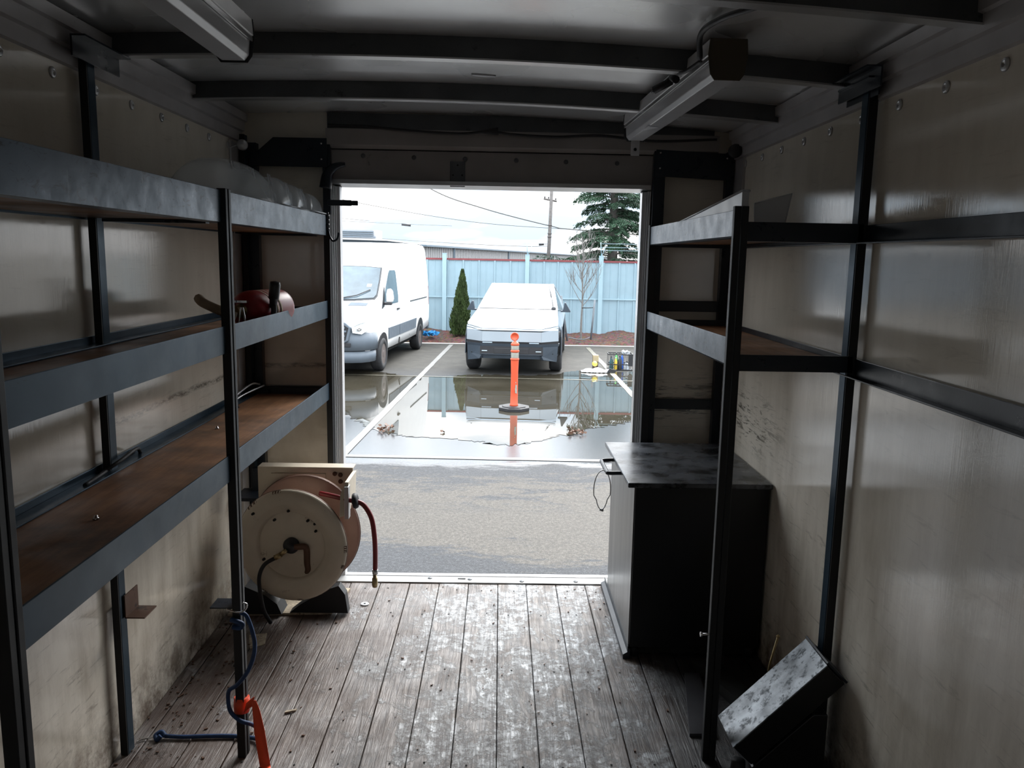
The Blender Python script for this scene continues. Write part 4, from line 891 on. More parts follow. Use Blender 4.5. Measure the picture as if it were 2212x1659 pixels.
for t in (6.6, 27, 58): 
    MB().add([wp_(t, .1, G), wp_(t + .12, .1, G), wp_(t + .12, .2, G), wp_(t, .2, G), wp_(t, .1, HT), wp_(t + .12, .1, HT), wp_(t + .12, .2, HT), wp_(t, .2, HT)], [(0, 3, 2, 1), (4, 5, 6, 7), (0, 1, 5, 4), (1, 2, 6, 5), (2, 3, 7, 6), (3, 0, 4, 7)]).build('downpipe', BLDG, bd)
b2 = thing('low_building', 'grey-blue gable of the building just above the van roof', 'building', (-7, 47, G))
MB().prism([(-30, G), (-4.4, G), (-4.4, 2.20), (-6.4, 2.40), (-30, 2.75)], 46.2, 60, 'y').build('wall', BLDG, b2)
MB().prism([(-30, 2.75), (-6.4, 2.40), (-4.35, 2.20), (-4.35, 2.28), (-6.4, 2.48), (-30, 2.83)], 45.9, 60, 'y').build('roof_edge', WHMET, b2)
lv = thing('rooftop_unit', 'white rooftop unit with dark louvres at the left edge of the sky', 'rooftop unit', (-9, 46.5, 2.5))
box(-14, -7.1, 47.0, 49, 2.4, 3.02).build('casing', BLDW, lv)
for k in range(4): box(-13.9, -7.3 + (.0 if k else .12), 46.9, 47.0, 2.60 + .10 * k, 2.645 + .10 * k).build('louvre', BLDG, lv)
# ------------------------------------------------------------------ pole and overhead lines
up_ = thing('utility_pole', 'wooden utility pole with a cross arm behind the fence', 'utility pole', (2.9, 50, G))
MB().tube([(2.86, 50, G), (2.95, 50, 2.5), (3.04, 50, 6.4)], [.12, .11, .10], 12).build('shaft', POLEM, up_)
MB().tube([(2.55, 50, 5.16), (3.35, 50, 5.02)], .055, 6).build('cross_arm', POLEM, up_)
for (x, z) in ((2.62, 5.20), (2.85, 5.17), (3.28, 5.10)): MB().lathe([(.03, 0), (.045, .05), (.02, .12)], (x, 50, z), n=8).build('insulator', PLBLK, up_)
for z in (3.6, 2.9, 3.1): MB().lathe([(.13, -.04), (.13, .04)], (2.95 + .02 * (z - 2.5), 50, z), n=10).build('band', POLEM, up_)
def wire(name, lab, pts, r):
    return tag(MB().tube(curve(pts, 8), r, 5, False).build(name, BARK), lab, 'overhead wire')
wire('overhead_wire', 'thickest overhead wire sloping down to the utility pole', [(-9.5, 50, 8.9), (-4.5, 50, 5.72), (-1.2, 50, 4.55), (3.0, 50, 3.55), (4.6, 50, 3.35), (12, 50, 2.9)], .030)
wire('overhead_wire', 'thin overhead wire from the upper left of the doorway view', [(-16, 50, 6.2), (-10.5, 50, 5.05), (-6.5, 50, 4.35), (-3, 50, 3.85), (.2, 50, 3.55), (6, 50, 3.3)], .016)
wire('overhead_wire', 'faint overhead wire low at the left of the sky', [(-16, 50, 4.4), (-10.5, 50, 3.85), (-8, 50, 3.65)], .012)
wire('overhead_wire', 'low overhead wire just above the warehouse roof', [(-14, 50, 2.95), (-4, 50, 2.45), (1, 50, 2.30), (2.9, 50, 2.33)], .012)
sg = thing('signal_box', 'small dark box hanging from the low overhead wire left of centre', 'junction box', (-5.9, 50, 3.5))
MB().tube([(-6.05, 50, 3.47), (-5.5, 50, 3.42)], .075, 8).build('case', PLBLK, sg); MB().tube(curve([(-10, 50, 3.62), (-7.5, 50, 3.55), (-5, 50, 3.48), (-3, 50, 3.44)]), .010, 5).build('wire', BARK, sg)
sg = thing('signal_box', 'small dark box on the wire beside the utility pole', 'junction box', (2.2, 50, 2.6))
MB().tube([(2.32, 50, 2.42), (2.62, 50, 2.45)], .07, 8).build('case', PLBLK, sg); MB().tube([(2.62, 50, 2.45), (2.9, 50, 2.47)], .012, 5).build('wire', BARK, sg)
# ------------------------------------------------------------------ plants
def leaf_cloud(n, fn, r):
    vs = []; fs = []
    for _ in range(n):
        p, d, ln, wd = fn(r); side = d.cross(Vector((r.uniform(-1, 1), r.uniform(-1, 1), r.uniform(-1, 1)))).normalized() * wd
        k = len(vs); vs += [p - side * .4, p + d * ln * .45 + side, p + d * ln, p + d * ln * .45 - side]; fs.append((k, k + 1, k + 2, k + 3))
    return MB().add(vs, fs)
at_ = thing('arborvitae', 'conical green arborvitae in front of the fence', 'shrub', (-1.1, 23.2, G + .12))
def thf(r):
    h = r.random() ** 1.15; ph = r.uniform(0, 2 * PI); R_ = .43 * (1 - h) ** .80 * (.9 if h > .08 else .75) * (.82 + .18 * math.sin(ph * 5 + h * 17)); q = r.uniform(.55, 1.0)
    p = Vector((-1.13 + math.cos(ph) * R_ * q + .05 * h, 23.2 + math.sin(ph) * R_ * q, G + .18 + 1.80 * h))
    return p, Vector((math.cos(ph) * .35, math.sin(ph) * .35, 1)).normalized(), r.uniform(.05, .11), r.uniform(.010, .020)
o = leaf_cloud(15000, thf, random.Random(1)).build('foliage', THUJ, at_, kind='stuff')
MB().tube([(-1.13, 23.2, G + .05), (-1.10, 23.2, .8)], [.04, .01], 8).build('trunk', BARK, at_)
# bare young tree
bt = thing('bare_tree', 'bare young tree tied to a stake in front of the fence', 'tree', (2.33, 23, G + .1))
rt_ = random.Random(12); tw = MB()
MB().tube(curve([(2.335, 23, G + .08), (2.33, 23, -.2), (2.345, 23, .40), (2.33, 23, 1.0), (2.33, 23, 1.5), (2.30, 23, 2.0), (2.28, 23, 2.22)]), [.034 - .0006 * i for i in range(49)], 8).build('trunk', TWIG, bt)
def branch(p, d, ln, r, dep):
    q = [p]; 
    for i in range(4):
        d = (d + Vector((rt_.uniform(-.12, .12), rt_.uniform(-.12, .12), .16))).normalized(); q.append(q[-1] + d * ln / 4)
    tw.tube(q, [r * (1 - .17 * i) for i in range(5)], 5, False)
    if dep:
        for k in range(3):
            i = rt_.randint(1, 3); a = rt_.uniform(0, 2 * PI)
            branch(q[i], (d + Vector((math.cos(a), math.sin(a) * .7, .2)) * .55).normalized(), ln * .55, r * .6, dep - 1)
for k in range(17):
    z = .25 + k * .10; a = k * 2.4
    branch(Vector((2.335, 23, z)), Vector((math.cos(a) * .8, math.sin(a) * .5, .85)).normalized(), rt_.uniform(.8, 1.1) * (1.05 - k * .03), .012, 2)
tw.build('branches', TWIG, bt, kind='stuff')
MB().tube([(2.33, 22.98, .22), (2.50, 22.95, .225), (2.67, 22.92, .24)], .012, 6).build('tie', DKRUB, bt)
for (x0, z0, x1, z1, lab) in ((1.945, G + .12, 1.73, .56, 'grey stake leaning left beside the bare tree'), (2.60, G + .12, 2.685, .46, 'grey stake tied to the right of the bare tree')):
    st_ = thing('tree_stake', lab, 'stake', (x0, 22.9, G + .1)); MB().tube([(x0, 22.9, z0 - .1), (x1, 22.9, z1)], .028, 8).build('shaft', STAKE, st_)
tag(MB().tube(curve([(1.95, 22.7, G + .20), (2.2, 22.62, G + .16), (2.42, 22.6, G + .17), (2.55, 22.65, G + .22)]), .014, 6).build('drip_hose', STAKE), 'grey drip hose lying on the mulch below the bare tree', 'hose')
tag(leaf_cloud(60, lambda r: (Vector((-1.95 + r.uniform(-.16, .16), 22.72 + r.uniform(-.1, .1), G + .19 + r.uniform(0, .06))), Vector((r.uniform(-1, 1), r.uniform(-1, 1), .3)).normalized(), .13, .05), random.Random(4)).build('blue_rag', pm('blue_rag_cloth', (.02, .22, .48), .7)), 'crumpled blue rag on the mulch beside the arborvitae', 'rag')
# big cedar behind the fence
cf = thing('cedar_tree', 'large dark green cedar with drooping branches beyond the fence', 'tree', (5.6, 34, G))
CX, CY = 4.62, 34.0; rc = random.Random(21)
MB().tube([(CX, CY, G), (CX + .05, CY, 2.5), (CX, CY, 8)], [.26, .20, .08], 10).build('trunk', BARK, cf)
bm_ = MB(); limbs = []
for k in range(120):
    z = .8 + 6.2 * (k / 120) ** .9 + rc.uniform(-.1, .1); a = rc.uniform(0, 2 * PI); ln = rc.uniform(.65, 1.05) * (2.35 - .17 * z) 
    p = Vector((CX, CY, z)); d = Vector((math.cos(a), math.sin(a), .22)); q = [p]
    for i in range(6):
        d = (d + Vector((0, 0, -.085))).normalized(); q.append(q[-1] + d * ln / 6)
    bm_.tube(q, [.03 - .004 * i for i in range(7)], 5, False); limbs.append(q)
bm_.build('limbs', BARK, cf, kind='stuff')
def fir(r):
    q = r.choice(limbs); t = r.uniform(.12, 1) ** .8 * 5.99; i = int(t); p = q[i].lerp(q[i + 1], t - i); d = (q[i + 1] - q[i]).normalized()
    s_ = d.cross(Vector((0, 0, 1))).normalized(); sg_ = r.choice((-1, 1)); w_ = .34 * (1 - abs(t / 6 - .45) * .9)
    f = r.random(); p2 = p + s_ * sg_ * w_ * f + Vector((r.gauss(0, .03), r.gauss(0, .03), -.16 * f * f + r.gauss(0, .03)))
    return p2, (d * .6 + s_ * sg_ * .7 + Vector((0, 0, -.45 + r.uniform(-.2, .2)))).normalized(), r.uniform(.09, .18), r.uniform(.012, .024)
leaf_cloud(52000, fir, rc).build('foliage', FIRG, cf, kind='stuff')
# low branch tips peeping over the fence left of the cedar
sb = thing('shrub_top', 'low green shrub top peeping over the fence left of the bare tree', 'shrub', (1.9, 27.5, G))
def shf(r):
    a = r.uniform(0, PI); q = r.random(); return Vector((1.75 + .62 * math.cos(a) * q, 27.5 + r.uniform(-.2, .2), 1.38 + .34 * math.sin(a) * q - .12 * (math.cos(a) * q))), Vector((math.cos(a), 0, -.15)).normalized(), r.uniform(.05, .13), .014
leaf_cloud(500, shf, random.Random(8)).build('foliage', FIRG, sb, kind='stuff'); MB().tube([(1.75, 27.5, G), (1.75, 27.5, 1.45)], .05, 6).build('trunk', BARK, sb)
# ------------------------------------------------------------------ delineator post
dp = thing('delineator_post', 'orange delineator post with reflective bands standing in the puddle', 'delineator', (.248, 12.66, G))
D = lambda pr: MB().lathe(pr, (.248, 12.66, G), (0, 0, 1), 24)
MB().prism([(.248 + .262 * math.cos(PI / 8 + k * PI / 4) * 1.0, 12.66 + .262 * math.sin(PI / 8 + k * PI / 4)) for k in range(8)], G + .003, G + .055, 'z').build('base', DKRUB, dp, bevel=.008)
MB().prism([(.248 + .20 * math.cos(PI / 8 + k * PI / 4), 12.66 + .20 * math.sin(PI / 8 + k * PI / 4)) for k in range(8)], G + .053, G + .068, 'z').build('base_top', DKRUB, dp, bevel=.004)
TILT = Matrix.Translation((-.018 * .5, 0, 0))
D([(.068, .06), (.066, .09), (.060, .10), (.058, .30), (.057, .60), (.063, .795), (.063, .80), (.071, .805), (.071, .822), (.060, .83), (.060, .928), (.070, .932), (.070, .952), (.060, .96), (.060, 1.035), (.068, 1.04), (.066, 1.06), (.045, 1.085), (.018, 1.095), (.014, 1.115)]).build('tube', ORC, dp)
D([(.0612, .836), (.0618, .84), (.0618, .918), (.0612, .922)]).build('reflective_band', REFL, dp)
D([(.0612, .966), (.0618, .97), (.0618, 1.026), (.0612, 1.03)]).build('reflective_band', REFL, dp)
MB().lathe([(.052, -.012), (.066, -.010), (.066, .010), (.052, .012), (.050, .006), (.0001, .006)], (.240, 12.66, G + 1.172), (0, -1, 0), 24).build('disc_handle', ORC, dp)
MB().add([(.262, 12.599, G + .28), (.292, 12.61, G + .27), (.288, 12.609, G + .40), (.268, 12.600, G + .42), (.258, 12.599, G + .35)], [(0, 1, 2, 3, 4)]).add([(.262, 12.599, G + .44), (.275, 12.60, G + .44), (.275, 12.60, G + .455), (.262, 12.599, G + .455)], [(0, 1, 2, 3)]).build('paint_scrape', REFL, dp, label='pale scrape mark')
# ------------------------------------------------------------------ debris by the pickup
ct = thing('milk_crate', 'black plastic crate of bottles and cloths at the right edge of the puddle', 'crate', (2.66, 17.6, G), -.05)
w_, d_, h_ = .27, .17, .36
for z in (0, .12, .34):
    MB().box(-w_, w_, -d_, -d_ + .014, z, z + .022).box(-w_, w_, d_ - .014, d_, z, z + .022).box(-w_, -w_ + .014, -d_, d_, z, z + .022).box(w_ - .014, w_, -d_, d_, z, z + .022).build('rim', PLBLK, ct, local=True)
for k in range(9):
    x = -w_ + .005 + k * (2 * w_ - .02) / 8
    MB().box(x, x + .010, -d_, -d_ + .012, 0, h_).box(x, x + .010, d_ - .012, d_, 0, h_).build('slat', PLBLK, ct, local=True)
box(-w_, w_, -d_, d_, 0, .012).build('bottom', PLBLK, ct, local=True)
box(.17, .268, -d_ - .008, -d_, .10, .34).build('side_flap', PLBLK, ct, local=True)
CB = [(.72, .50, .05), (.10, .42, .12), (.03, .035, .05), (.02, .10, .45), (.55, .60, .65), (.03, .10, .12)]
cnames = ['yellow', 'green', 'black', 'blue', 'white', 'dark teal']
for i, (x, y, h, r_, ci) in enumerate(((-.10, -.08, .24, .040, 0), (-.07, .06, .33, .042, 1), (.0, -.02, .27, .05, 2), (.06, .07, .31, .04, 3), (.14, -.09, .16, .05, 4), (-.19, -.03, .26, .04, 5))):
    t_ = thing('bottle', cnames[ci] + ' bottle inside the black crate', 'bottle', (2.66 + x, 17.6 + y, G + .013))
    MB().lathe([(r_, 0), (r_ * 1.03, .01), (r_, h * .7), (r_ * .5, h * .85), (r_ * .35, h)], (2.66 + x, 17.6 + y, G + .013), n=12).build('body', pm('bottle_' + cnames[ci], CB[ci], .35), t_)
    MB().lathe([(r_ * .4, 0), (r_ * .4, .025)], (2.66 + x, 17.6 + y, G + .013 + h), n=10).build('cap', PLBLK if ci else WHPL, t_)
tag(leaf_cloud(40, lambda r: (Vector((2.80 + r.uniform(-.05, .05), 17.66 + r.uniform(-.05, .05), G + .33 + r.uniform(0, .04))), Vector((r.uniform(-1, 1), r.uniform(-1, 1), .5)).normalized(), .09, .03), random.Random(6)).build('white_rag', WHPL), 'white rag on top of the black crate', 'rag')
cupt = thing('jar', 'small jar with a pale upper half and dark lower half beside the bay line', 'jar', (2.14, 17.75, G))
box(2.08, 2.20, 17.70, 17.82, G, G + .15).build('lower_half', pm('dark_brown_glass', (.06, .035, .02), .3), cupt, bevel=.012)
box(2.078, 2.205, 17.695, 17.825, G + .15, G + .30).build('upper_half', pm('tan_carton', (.42, .34, .20), .6), cupt, bevel=.01)
rg = MB(); rr = random.Random(14); nx, ny = 26, 10; vs = []; fs = []
for j in range(ny + 1):
    for i in range(nx + 1):
        u = i / nx; vv = j / ny; wd_ = .20 * math.sin(PI * min(1, .12 + u * .95)) ** .7
        vs.append((1.76 + .70 * u, 17.12 + (vv - .5) * 2 * wd_ + .05 * math.sin(u * 5), G + .012 + .06 * math.sin(PI * vv) * (.4 + math.sin(PI * u)) * (.7 + .3 * math.sin(u * 19 + vv * 7)) + rr.uniform(0, .012)))
for j in range(ny):
    for i in range(nx):
        a = j * (nx + 1) + i; fs.append((a, a + 1, a + nx + 2, a + nx + 1))
sh_ = rg.add(vs, fs, True).build('crumpled_sheet', WHPL); tag(sh_, 'crumpled white sheet lying at the far edge of the puddle', 'sheet')
tag(MB().lathe([(.001, -.045), (.05, -.03), (.062, 0), (.05, .03), (.001, .045)], (2.06, 17.18, G + .175), (.3, -.6, .7), 14).build('yellow_cap', pm('yellow_plastic', (.75, .62, .08), .4)), 'yellow plastic cap on top of the crumpled sheet', 'cap')
tag(MB().prism([(2.30, G + .02), (2.48, G + .01), (2.50, G + .07), (2.36, G + .10)], 16.98, 17.02, 'y').build('black_scrap', PLBLK), 'black scrap at the right end of the crumpled sheet', 'scrap')
for (x, y, s, lab) in ((-1.55, 10.95, .10, 'dark clump of leaves in the puddle by the bay line'), (1.10, 10.95, .11, 'leafy debris at the near edge of the puddle right of the delineator'), (-.75, 10.85, .05, 'reddish leaf floating left of the delineator')):
    tag(leaf_cloud(34 if s > .06 else 4, (lambda X, Y, S: lambda r: (Vector((X + r.gauss(0, S * .6), Y + r.gauss(0, S), G + .012 + r.uniform(0, .03))), Vector((r.uniform(-1, 1), r.uniform(-1, 1), .2)).normalized(), .06, .02))(x, y, s), random.Random(int(x * 10 + 50))).build('leaf_litter', RUSTY), lab, 'leaves')

# ------------------------------------------------------------------ wheels
def wheel(parent, x, y, R_, wd, s, rim_r, m=RIM):
    """s = +1: outer face towards +x"""
    ax = (s, 0, 0); xo = x
    t = MB().lathe([(rim_r, -wd + .02), (R_ - .05, -wd), (R_ - .012, -wd + .03), (R_, -wd + .06), (R_, -.06), (R_ - .012, -.03), (R_ - .05, -.004), (rim_r + .01, -.006), (rim_r, -.02)], (xo, y, R_), ax, 36).build('tyre', TYRE, parent, local=True)
    rm = MB().lathe([(rim_r, -.018), (rim_r - .02, -.022), (rim_r - .04, -.06), (rim_r * .55, -.045), (rim_r * .42, -.02), (rim_r * .25, -.012), (.0001, -.012)], (xo, y, R_), ax, 30).build('wheel_rim', m, parent, local=True)
    for k in range(6):
        a = k * PI / 3; MB().lathe([(rim_r * .12, -.034), (rim_r * .11, -.030), (.0001, -.030)], (xo, y + math.cos(a) * rim_r * .7, R_ + math.sin(a) * rim_r * .7), ax, 8).build('vent_hole', UNDER, rm, local=True)
    return t
# ------------------------------------------------------------------ white van
VN = thing('delivery_van', 'white high-roof delivery van with grey bumper parked left of the pickup', 'van', (-3.425, 16.98, G), math.radians(-5.2))
ST = [(-.97, .70, .97, .66, 0), (-.95, .52, 1.03, .76, 0), (-.82, .44, 1.10, .90, 0), (-.60, .42, 1.19, .95, 0), (-.30, .40, 1.33, .975, 0), (-.14, .40, 1.44, .985, .0),
      (.30, .40, 1.80, .99, .5), (.74, .40, 2.16, .995, .85), (.90, .40, 2.34, 1.0, 1), (1.15, .40, 2.55, 1.0, 1), (1.6, .40, 2.64, 1.0, 1), (2.6, .40, 2.69, 1.0, 1), (4.2, .42, 2.70, 1.0, 1), (5.2, .50, 2.68, 1.0, 1), (5.40, .52, 2.60, .985, 1), (5.46, .60, 2.35, .97, 1)]
def vx(z, w_, zt, cab):
    """half width of the van body at height z"""
    t = max(0, (z - 1.15) / 1.5)
    lean = .13 * t ** 1.5
    low = .03 * max(0, (.75 - z) / .4)
    return w_ * (1 - lean - low)
def vsec(y, zb, zt, w_, cab):
    pts = []; zs = [zb + (zt - .10 - zb) * f for f in (0, .12, .3, .5, .7, .85, 1)]
    pts.append((0, zb))
    pts.append((vx(zb, w_, zt, cab) * .9, zb))
    for z in zs[0:]: pts.append((vx(z, w_, zt, cab), z + (.02 if z == zb else 0)))
    xe = vx(zt - .10, w_, zt, cab)
    for a in (22, 45, 68, 90): pts.append((xe - .09 + .09 * math.cos(math.radians(a)), zt - .10 + .10 * math.sin(math.radians(a))))
    pts.append((xe * .4, zt + .004)); pts.append((0, zt + .006))
    return pts
mb = MB(); secs = [vsec(*s_) for s_ in ST]; n_ = len(secs[0]); vs = []; fs = []
for s_, sec in zip(ST, secs):
    for (x, z) in sec: vs.append((x, s_[0], z))
    for (x, z) in sec[1:-1][::-1]: vs.append((-x, s_[0], z))
M_ = 2 * n_ - 2
for i in range(len(ST) - 1):
    for j in range(M_):
        a = i * M_ + j; b = i * M_ + (j + 1) % M_; fs.append((a, a + M_, b + M_, b))
fs.append(tuple(range(M_))); fs.append(tuple((len(ST) - 1) * M_ + j for j in reversed(range(M_))))
mb.add(vs, fs, True); vb = mb.build('body', VANW, VN, local=True)
def sx_(y, z):
    for a, b in zip(ST, ST[1:]):
        if a[0] <= y <= b[0]:
            t = (y - a[0]) / (b[0] - a[0]); return vx(z, a[3] + (b[3] - a[3]) * t, 0, 0)
    return vx(z, 1.0, 0, 0)
def side_patch(name, yz, m, off=.012, parent=None, s=1, th=.012, **k):
    """a plate following the van's side, outline in (y, z)"""
    vs = [(s * (sx_(y, z) + off), y, z) for y, z in yz] + [(s * (sx_(y, z) + off - th), y, z) for y, z in yz]; n = len(yz)
    fs = [tuple(range(n)) if s > 0 else tuple(reversed(range(n))), tuple(reversed(range(n, 2 * n))) if s > 0 else tuple(range(n, 2 * n))]
    fs += [(i, n + i, n + (i + 1) % n, (i + 1) % n) for i in range(n)]
    return MB().add(vs, fs).build(name, m, parent or VN, local=True, **k)
# windshield on the sloping front
def slope_z(y): 
    for a, b in zip(ST, ST[1:]):
        if a[0] <= y <= b[0]: return a[2] + (b[2] - a[2]) * (y - a[0]) / (b[0] - a[0])
def wsp(x, y, o=.014): return (x, y - o * .6, slope_z(y) + o)
def wplate(name, pts, m, o0, o1, parent):
    n = len(pts); vs = [wsp(x, y, o1) for x, y in pts] + [wsp(x, y, o0) for x, y in pts]
    return MB().add(vs, [tuple(range(n)), tuple(reversed(range(n, 2 * n)))] + [(i, n + i, n + (i + 1) % n, (i + 1) % n) for i in range(n)]).build(name, m, parent, local=True)
ring = [(-.84, -.08), (-.40, -.125), (0, -.135), (.40, -.125), (.84, -.08), (.88, 0.0), (.85, .40), (.815, .70), (.40, .73), (0, .735), (-.40, .73), (-.815, .70), (-.85, .40), (-.88, 0)]
wf_ = wplate('windshield_seal', ring, PLBLK, .0, .012, VN)
wg = wplate('windshield', [(x * .965, .31 + (y - .31) * .94) for x, y in ring], VGLS, .010, .020, VN)
wplate('sticker', [(.60, .20), (.70, .20), (.70, .27), (.60, .27)], WHPL, .020, .024, wg)
for s in (-1, 1): MB().tube([wsp(s * .1, -.10, .03), wsp(s * .45, -.03, .04), wsp(s * .70, .12, .035)], .010, 6).build('wiper', PLBLK, VN, local=True)
wplate('hood_vent', [(.32, -.26), (.70, -.25), (.72, -.18), (.36, -.17)], VANG, .0, .012, VN)
# door glass, mirror, handle, lines
side_patch('door_window', [(.12, 1.42), (.30, 1.36), (1.42, 1.36), (1.45, 1.5), (1.38, 2.03), (1.30, 2.08), (.82, 2.08), (.70, 2.02), (.30, 1.68)], VGLS, .010)
side_patch('quarter_light', [(-.06, 1.30), (.12, 1.34), (.24, 1.72), (.20, 1.74)], PLBLK, .012)
side_patch('door_window', [(.30, 1.36), (1.42, 1.36), (1.38, 2.03), (.82, 2.08), (.30, 1.68)], VGLS, .010, s=-1)
mr_ = MB().box(.0, .18, .10, .20, 1.37, 1.43, Matrix.Translation((.97, .0, 0))).build('mirror_arm', PLBLK, VN, local=True, bevel=.02)
MB().prism([(1.03, 1.43), (1.15, 1.43), (1.17, 1.50), (1.15, 1.66), (1.11, 1.71), (1.05, 1.70), (1.03, 1.6)], .12, .26, 'y').build('mirror_shell', VANW, VN, local=True, bevel=.02)
MB().prism([(-1.05, 1.42), (-1.26, 1.42), (-1.30, 1.50), (-1.27, 1.74), (-1.20, 1.80), (-1.08, 1.78), (-1.04, 1.6)], .12, .26, 'y').build('mirror_shell', VANW, VN, local=True, bevel=.02)
side_patch('door_handle', [(1.30, 1.20), (1.48, 1.20), (1.48, 1.235), (1.30, 1.235)], PLBLK, .03, th=.03)
for y in (.28, 1.55, 2.75): side_patch('door_gap', [(y, .50), (y + .012, .50), (y + .012, 2.1), (y, 2.1)], BOW, .003, th=.006)
side_patch('slide_rail', [(2.8, 1.30), (5.0, 1.30), (5.0, 1.33), (2.8, 1.33)], BOW, .006)
# grey rubbing strip
side_patch('rub_strip', [(.52, .62), (1.50, .62), (1.50, .86), (.47, .86)], VANG, .018, th=.02)
side_patch('rub_strip', [(1.56, .62), (3.45, .62), (3.50, .86), (1.56, .86)], VANG, .018, th=.02)
side_patch('sill_notch', [(1.52, .42), (1.66, .42), (1.62, .56), (1.56, .56)], UNDER, .010)
# bumper shell wrapping the nose
def nose(z0, z1, pts, off, name, m):
    """wrap at the nose: pts = (x, y) half outline from centre to the wheel arch"""
    P = [(-x, y) for x, y in pts[:0:-1]] + pts if pts[0][0] == 0 else None
    n = len(P); vs = [(x, y, z0) for x, y in P] + [(x, y, z1(x) if callable(z1) else z1) for x, y in P] + [(x * .9, y + .12, z0) for x, y in P] + [(x * .9, y + .12, z1(x) if callable(z1) else z1) for x, y in P]
    fs = [(i, i + 1, n + i + 1, n + i) for i in range(n - 1)] + [(2 * n + i + 1, 2 * n + i, 3 * n + i, 3 * n + i + 1) for i in range(n - 1)] + [(n + i, n + i + 1, 3 * n + i + 1, 3 * n + i) for i in range(n - 1)] + [(i + 1, i, 2 * n + i, 2 * n + i + 1) for i in range(n - 1)]
    return MB().add(vs, fs, True).build(name, m, VN, local=True)
BO = [(0, -1.12), (.35, -1.11), (.62, -1.06), (.80, -.98), (.91, -.84), (.975, -.64), (.99, -.46)]
nose(.52, lambda x: .93 - .10 * max(0, abs(x) - .3) + (.0), BO, 0, 'bumper', VANG)
nose(.28, .50, [(x * .985, y + .02) for x, y in BO[:-1]] + [(.95, -.46)], 0, 'lower_bumper', VANG)
nose(.495, .53, [(x * .97, y + .04) for x, y in BO], 0, 'bumper_groove', PLBLK)
MB().box(-.60, .60, -1.112, -1.08, .60, .68).build('lower_intake', PLBLK, VN, local=True, bevel=.01)
# grille with bars and a plain roundel, headlamps
gr_ = MB().prism([(-.62, .99), (-.56, .72), (-.36, .62), (.36, .62), (.56, .72), (.62, .99), (.50, 1.09), (-.50, 1.09)], -1.135, -1.02, 'y').build('grille_surround', VANG, VN, local=True, bevel=.02)
MB().prism([(-.57, .98), (-.51, .74), (-.33, .66), (.33, .66), (.51, .74), (.57, .98), (.46, 1.05), (-.46, 1.05)], -1.139, -1.134, 'y').build('grille_recess', PLBLK, VN, local=True)
for k, z in enumerate((.73, .82, .91, .98)):
    x = (.46, .50, .53, .50)[k]; box(-x, x, -1.16, -1.138, z - .017, z + .017).build('grille_bar', VANG, VN, local=True, bevel=.006)
MB().lathe([(.105, 0), (.105, .012), (.09, .014), (.088, .004)], (0, -1.158, .86), (0, -1, 0), 28).build('badge_ring', CHROME, VN, local=True)
star = []
for k in range(6):
    a = PI / 2 + k * PI / 3; r_ = .09 if k % 2 == 0 else .014; star.append((r_ * math.cos(a), .86 + r_ * math.sin(a)))
MB().prism(star, -1.172, -1.160, 'y').build('badge_star', CHROME, VN, local=True)
for s in (-1, 1):
    vs = [(s * .62, -1.095, .99), (s * .64, -1.09, .88), (s * .80, -1.01, .85), (s * .93, -.87, .95), (s * .965, -.72, 1.12), (s * .90, -.89, 1.10), (s * .76, -1.02, 1.06)]
    b_ = [(x * .93, y + .09, z) for x, y, z in vs]; n = len(vs)
    fs = [tuple(range(n))[::s * -1] if s > 0 else tuple(range(n)), tuple(range(n, 2 * n))] + [(i, (i + 1) % n, n + (i + 1) % n, n + i) for i in range(n)]
    hl = MB().add(vs + b_, fs).build('headlamp', LAMPG, VN, local=True)
    MB().lathe([(.045, 0), (.045, .01), (.02, .012), (.0001, .006)], (s * .76, -1.045, .955), (s * .5, -1, 0), 16).build('lamp_lens', CHROME, hl, local=True)
    side_patch('wheel_arch', [(.0 + .45 * math.cos(a), .36 + .45 * math.sin(a)) for a in [i * PI / 12 for i in range(13)]], PLBLK, .016, s=s)
    side_patch('wheel_arch', [(4.05 + .43 * math.cos(a), .38 + .45 * math.sin(a)) for a in [i * PI / 12 for i in range(13)]], PLBLK, .012, s=s)
    wheel(VN, s * 1.015, .0, .355, .24, s, .215); wheel(VN, s * 1.010, 4.05, .355, .24, s, .215)
    side_patch('mud_flap', [(.38, .14), (.41, .14), (.41, .45), (.38, .45)], DKRUB, .0, s=s, th=.2)
side_patch('tail_lamp', [(5.28, 1.10), (5.36, 1.10), (5.36, 1.60), (5.28, 1.60)], CAPR, .004)
MB().box(-.97, .97, 5.40, 5.52, .42, .62).build('rear_bumper', VANG, VN, local=True, bevel=.03)
MB().box(-.85, .85, -.6, 5.3, .30, .42).build('underbody', UNDER, VN, local=True)
# ------------------------------------------------------------------ angular pickup
PK = thing('pickup_truck', 'angular stainless-steel pickup truck facing the viewer in front of the fence', 'pickup', (.338, 17.36, G), math.radians(-5.4))
def poly(name, quads, m, parent=PK, th=.02, **k):
    mb = MB()
    for q in quads: mb.add(q, [tuple(range(len(q)))])
    return mb.build(name, m, parent, local=True, **k)
def plate(name, q, m, th=.012, parent=None, **k):
    """flat plate with thickness, q counter-clockwise seen from outside"""
    q = [Vector(p) for p in q]; nrm = (q[1] - q[0]).cross(q[2] - q[0]).normalized() * th; n = len(q)
    return MB().add(q + [p - nrm for p in q], [tuple(range(n)), tuple(reversed(range(n, 2 * n)))] + [(i, n + i, n + (i + 1) % n, (i + 1) % n) for i in range(n)]).build(name, m, parent or PK, local=True, **k)
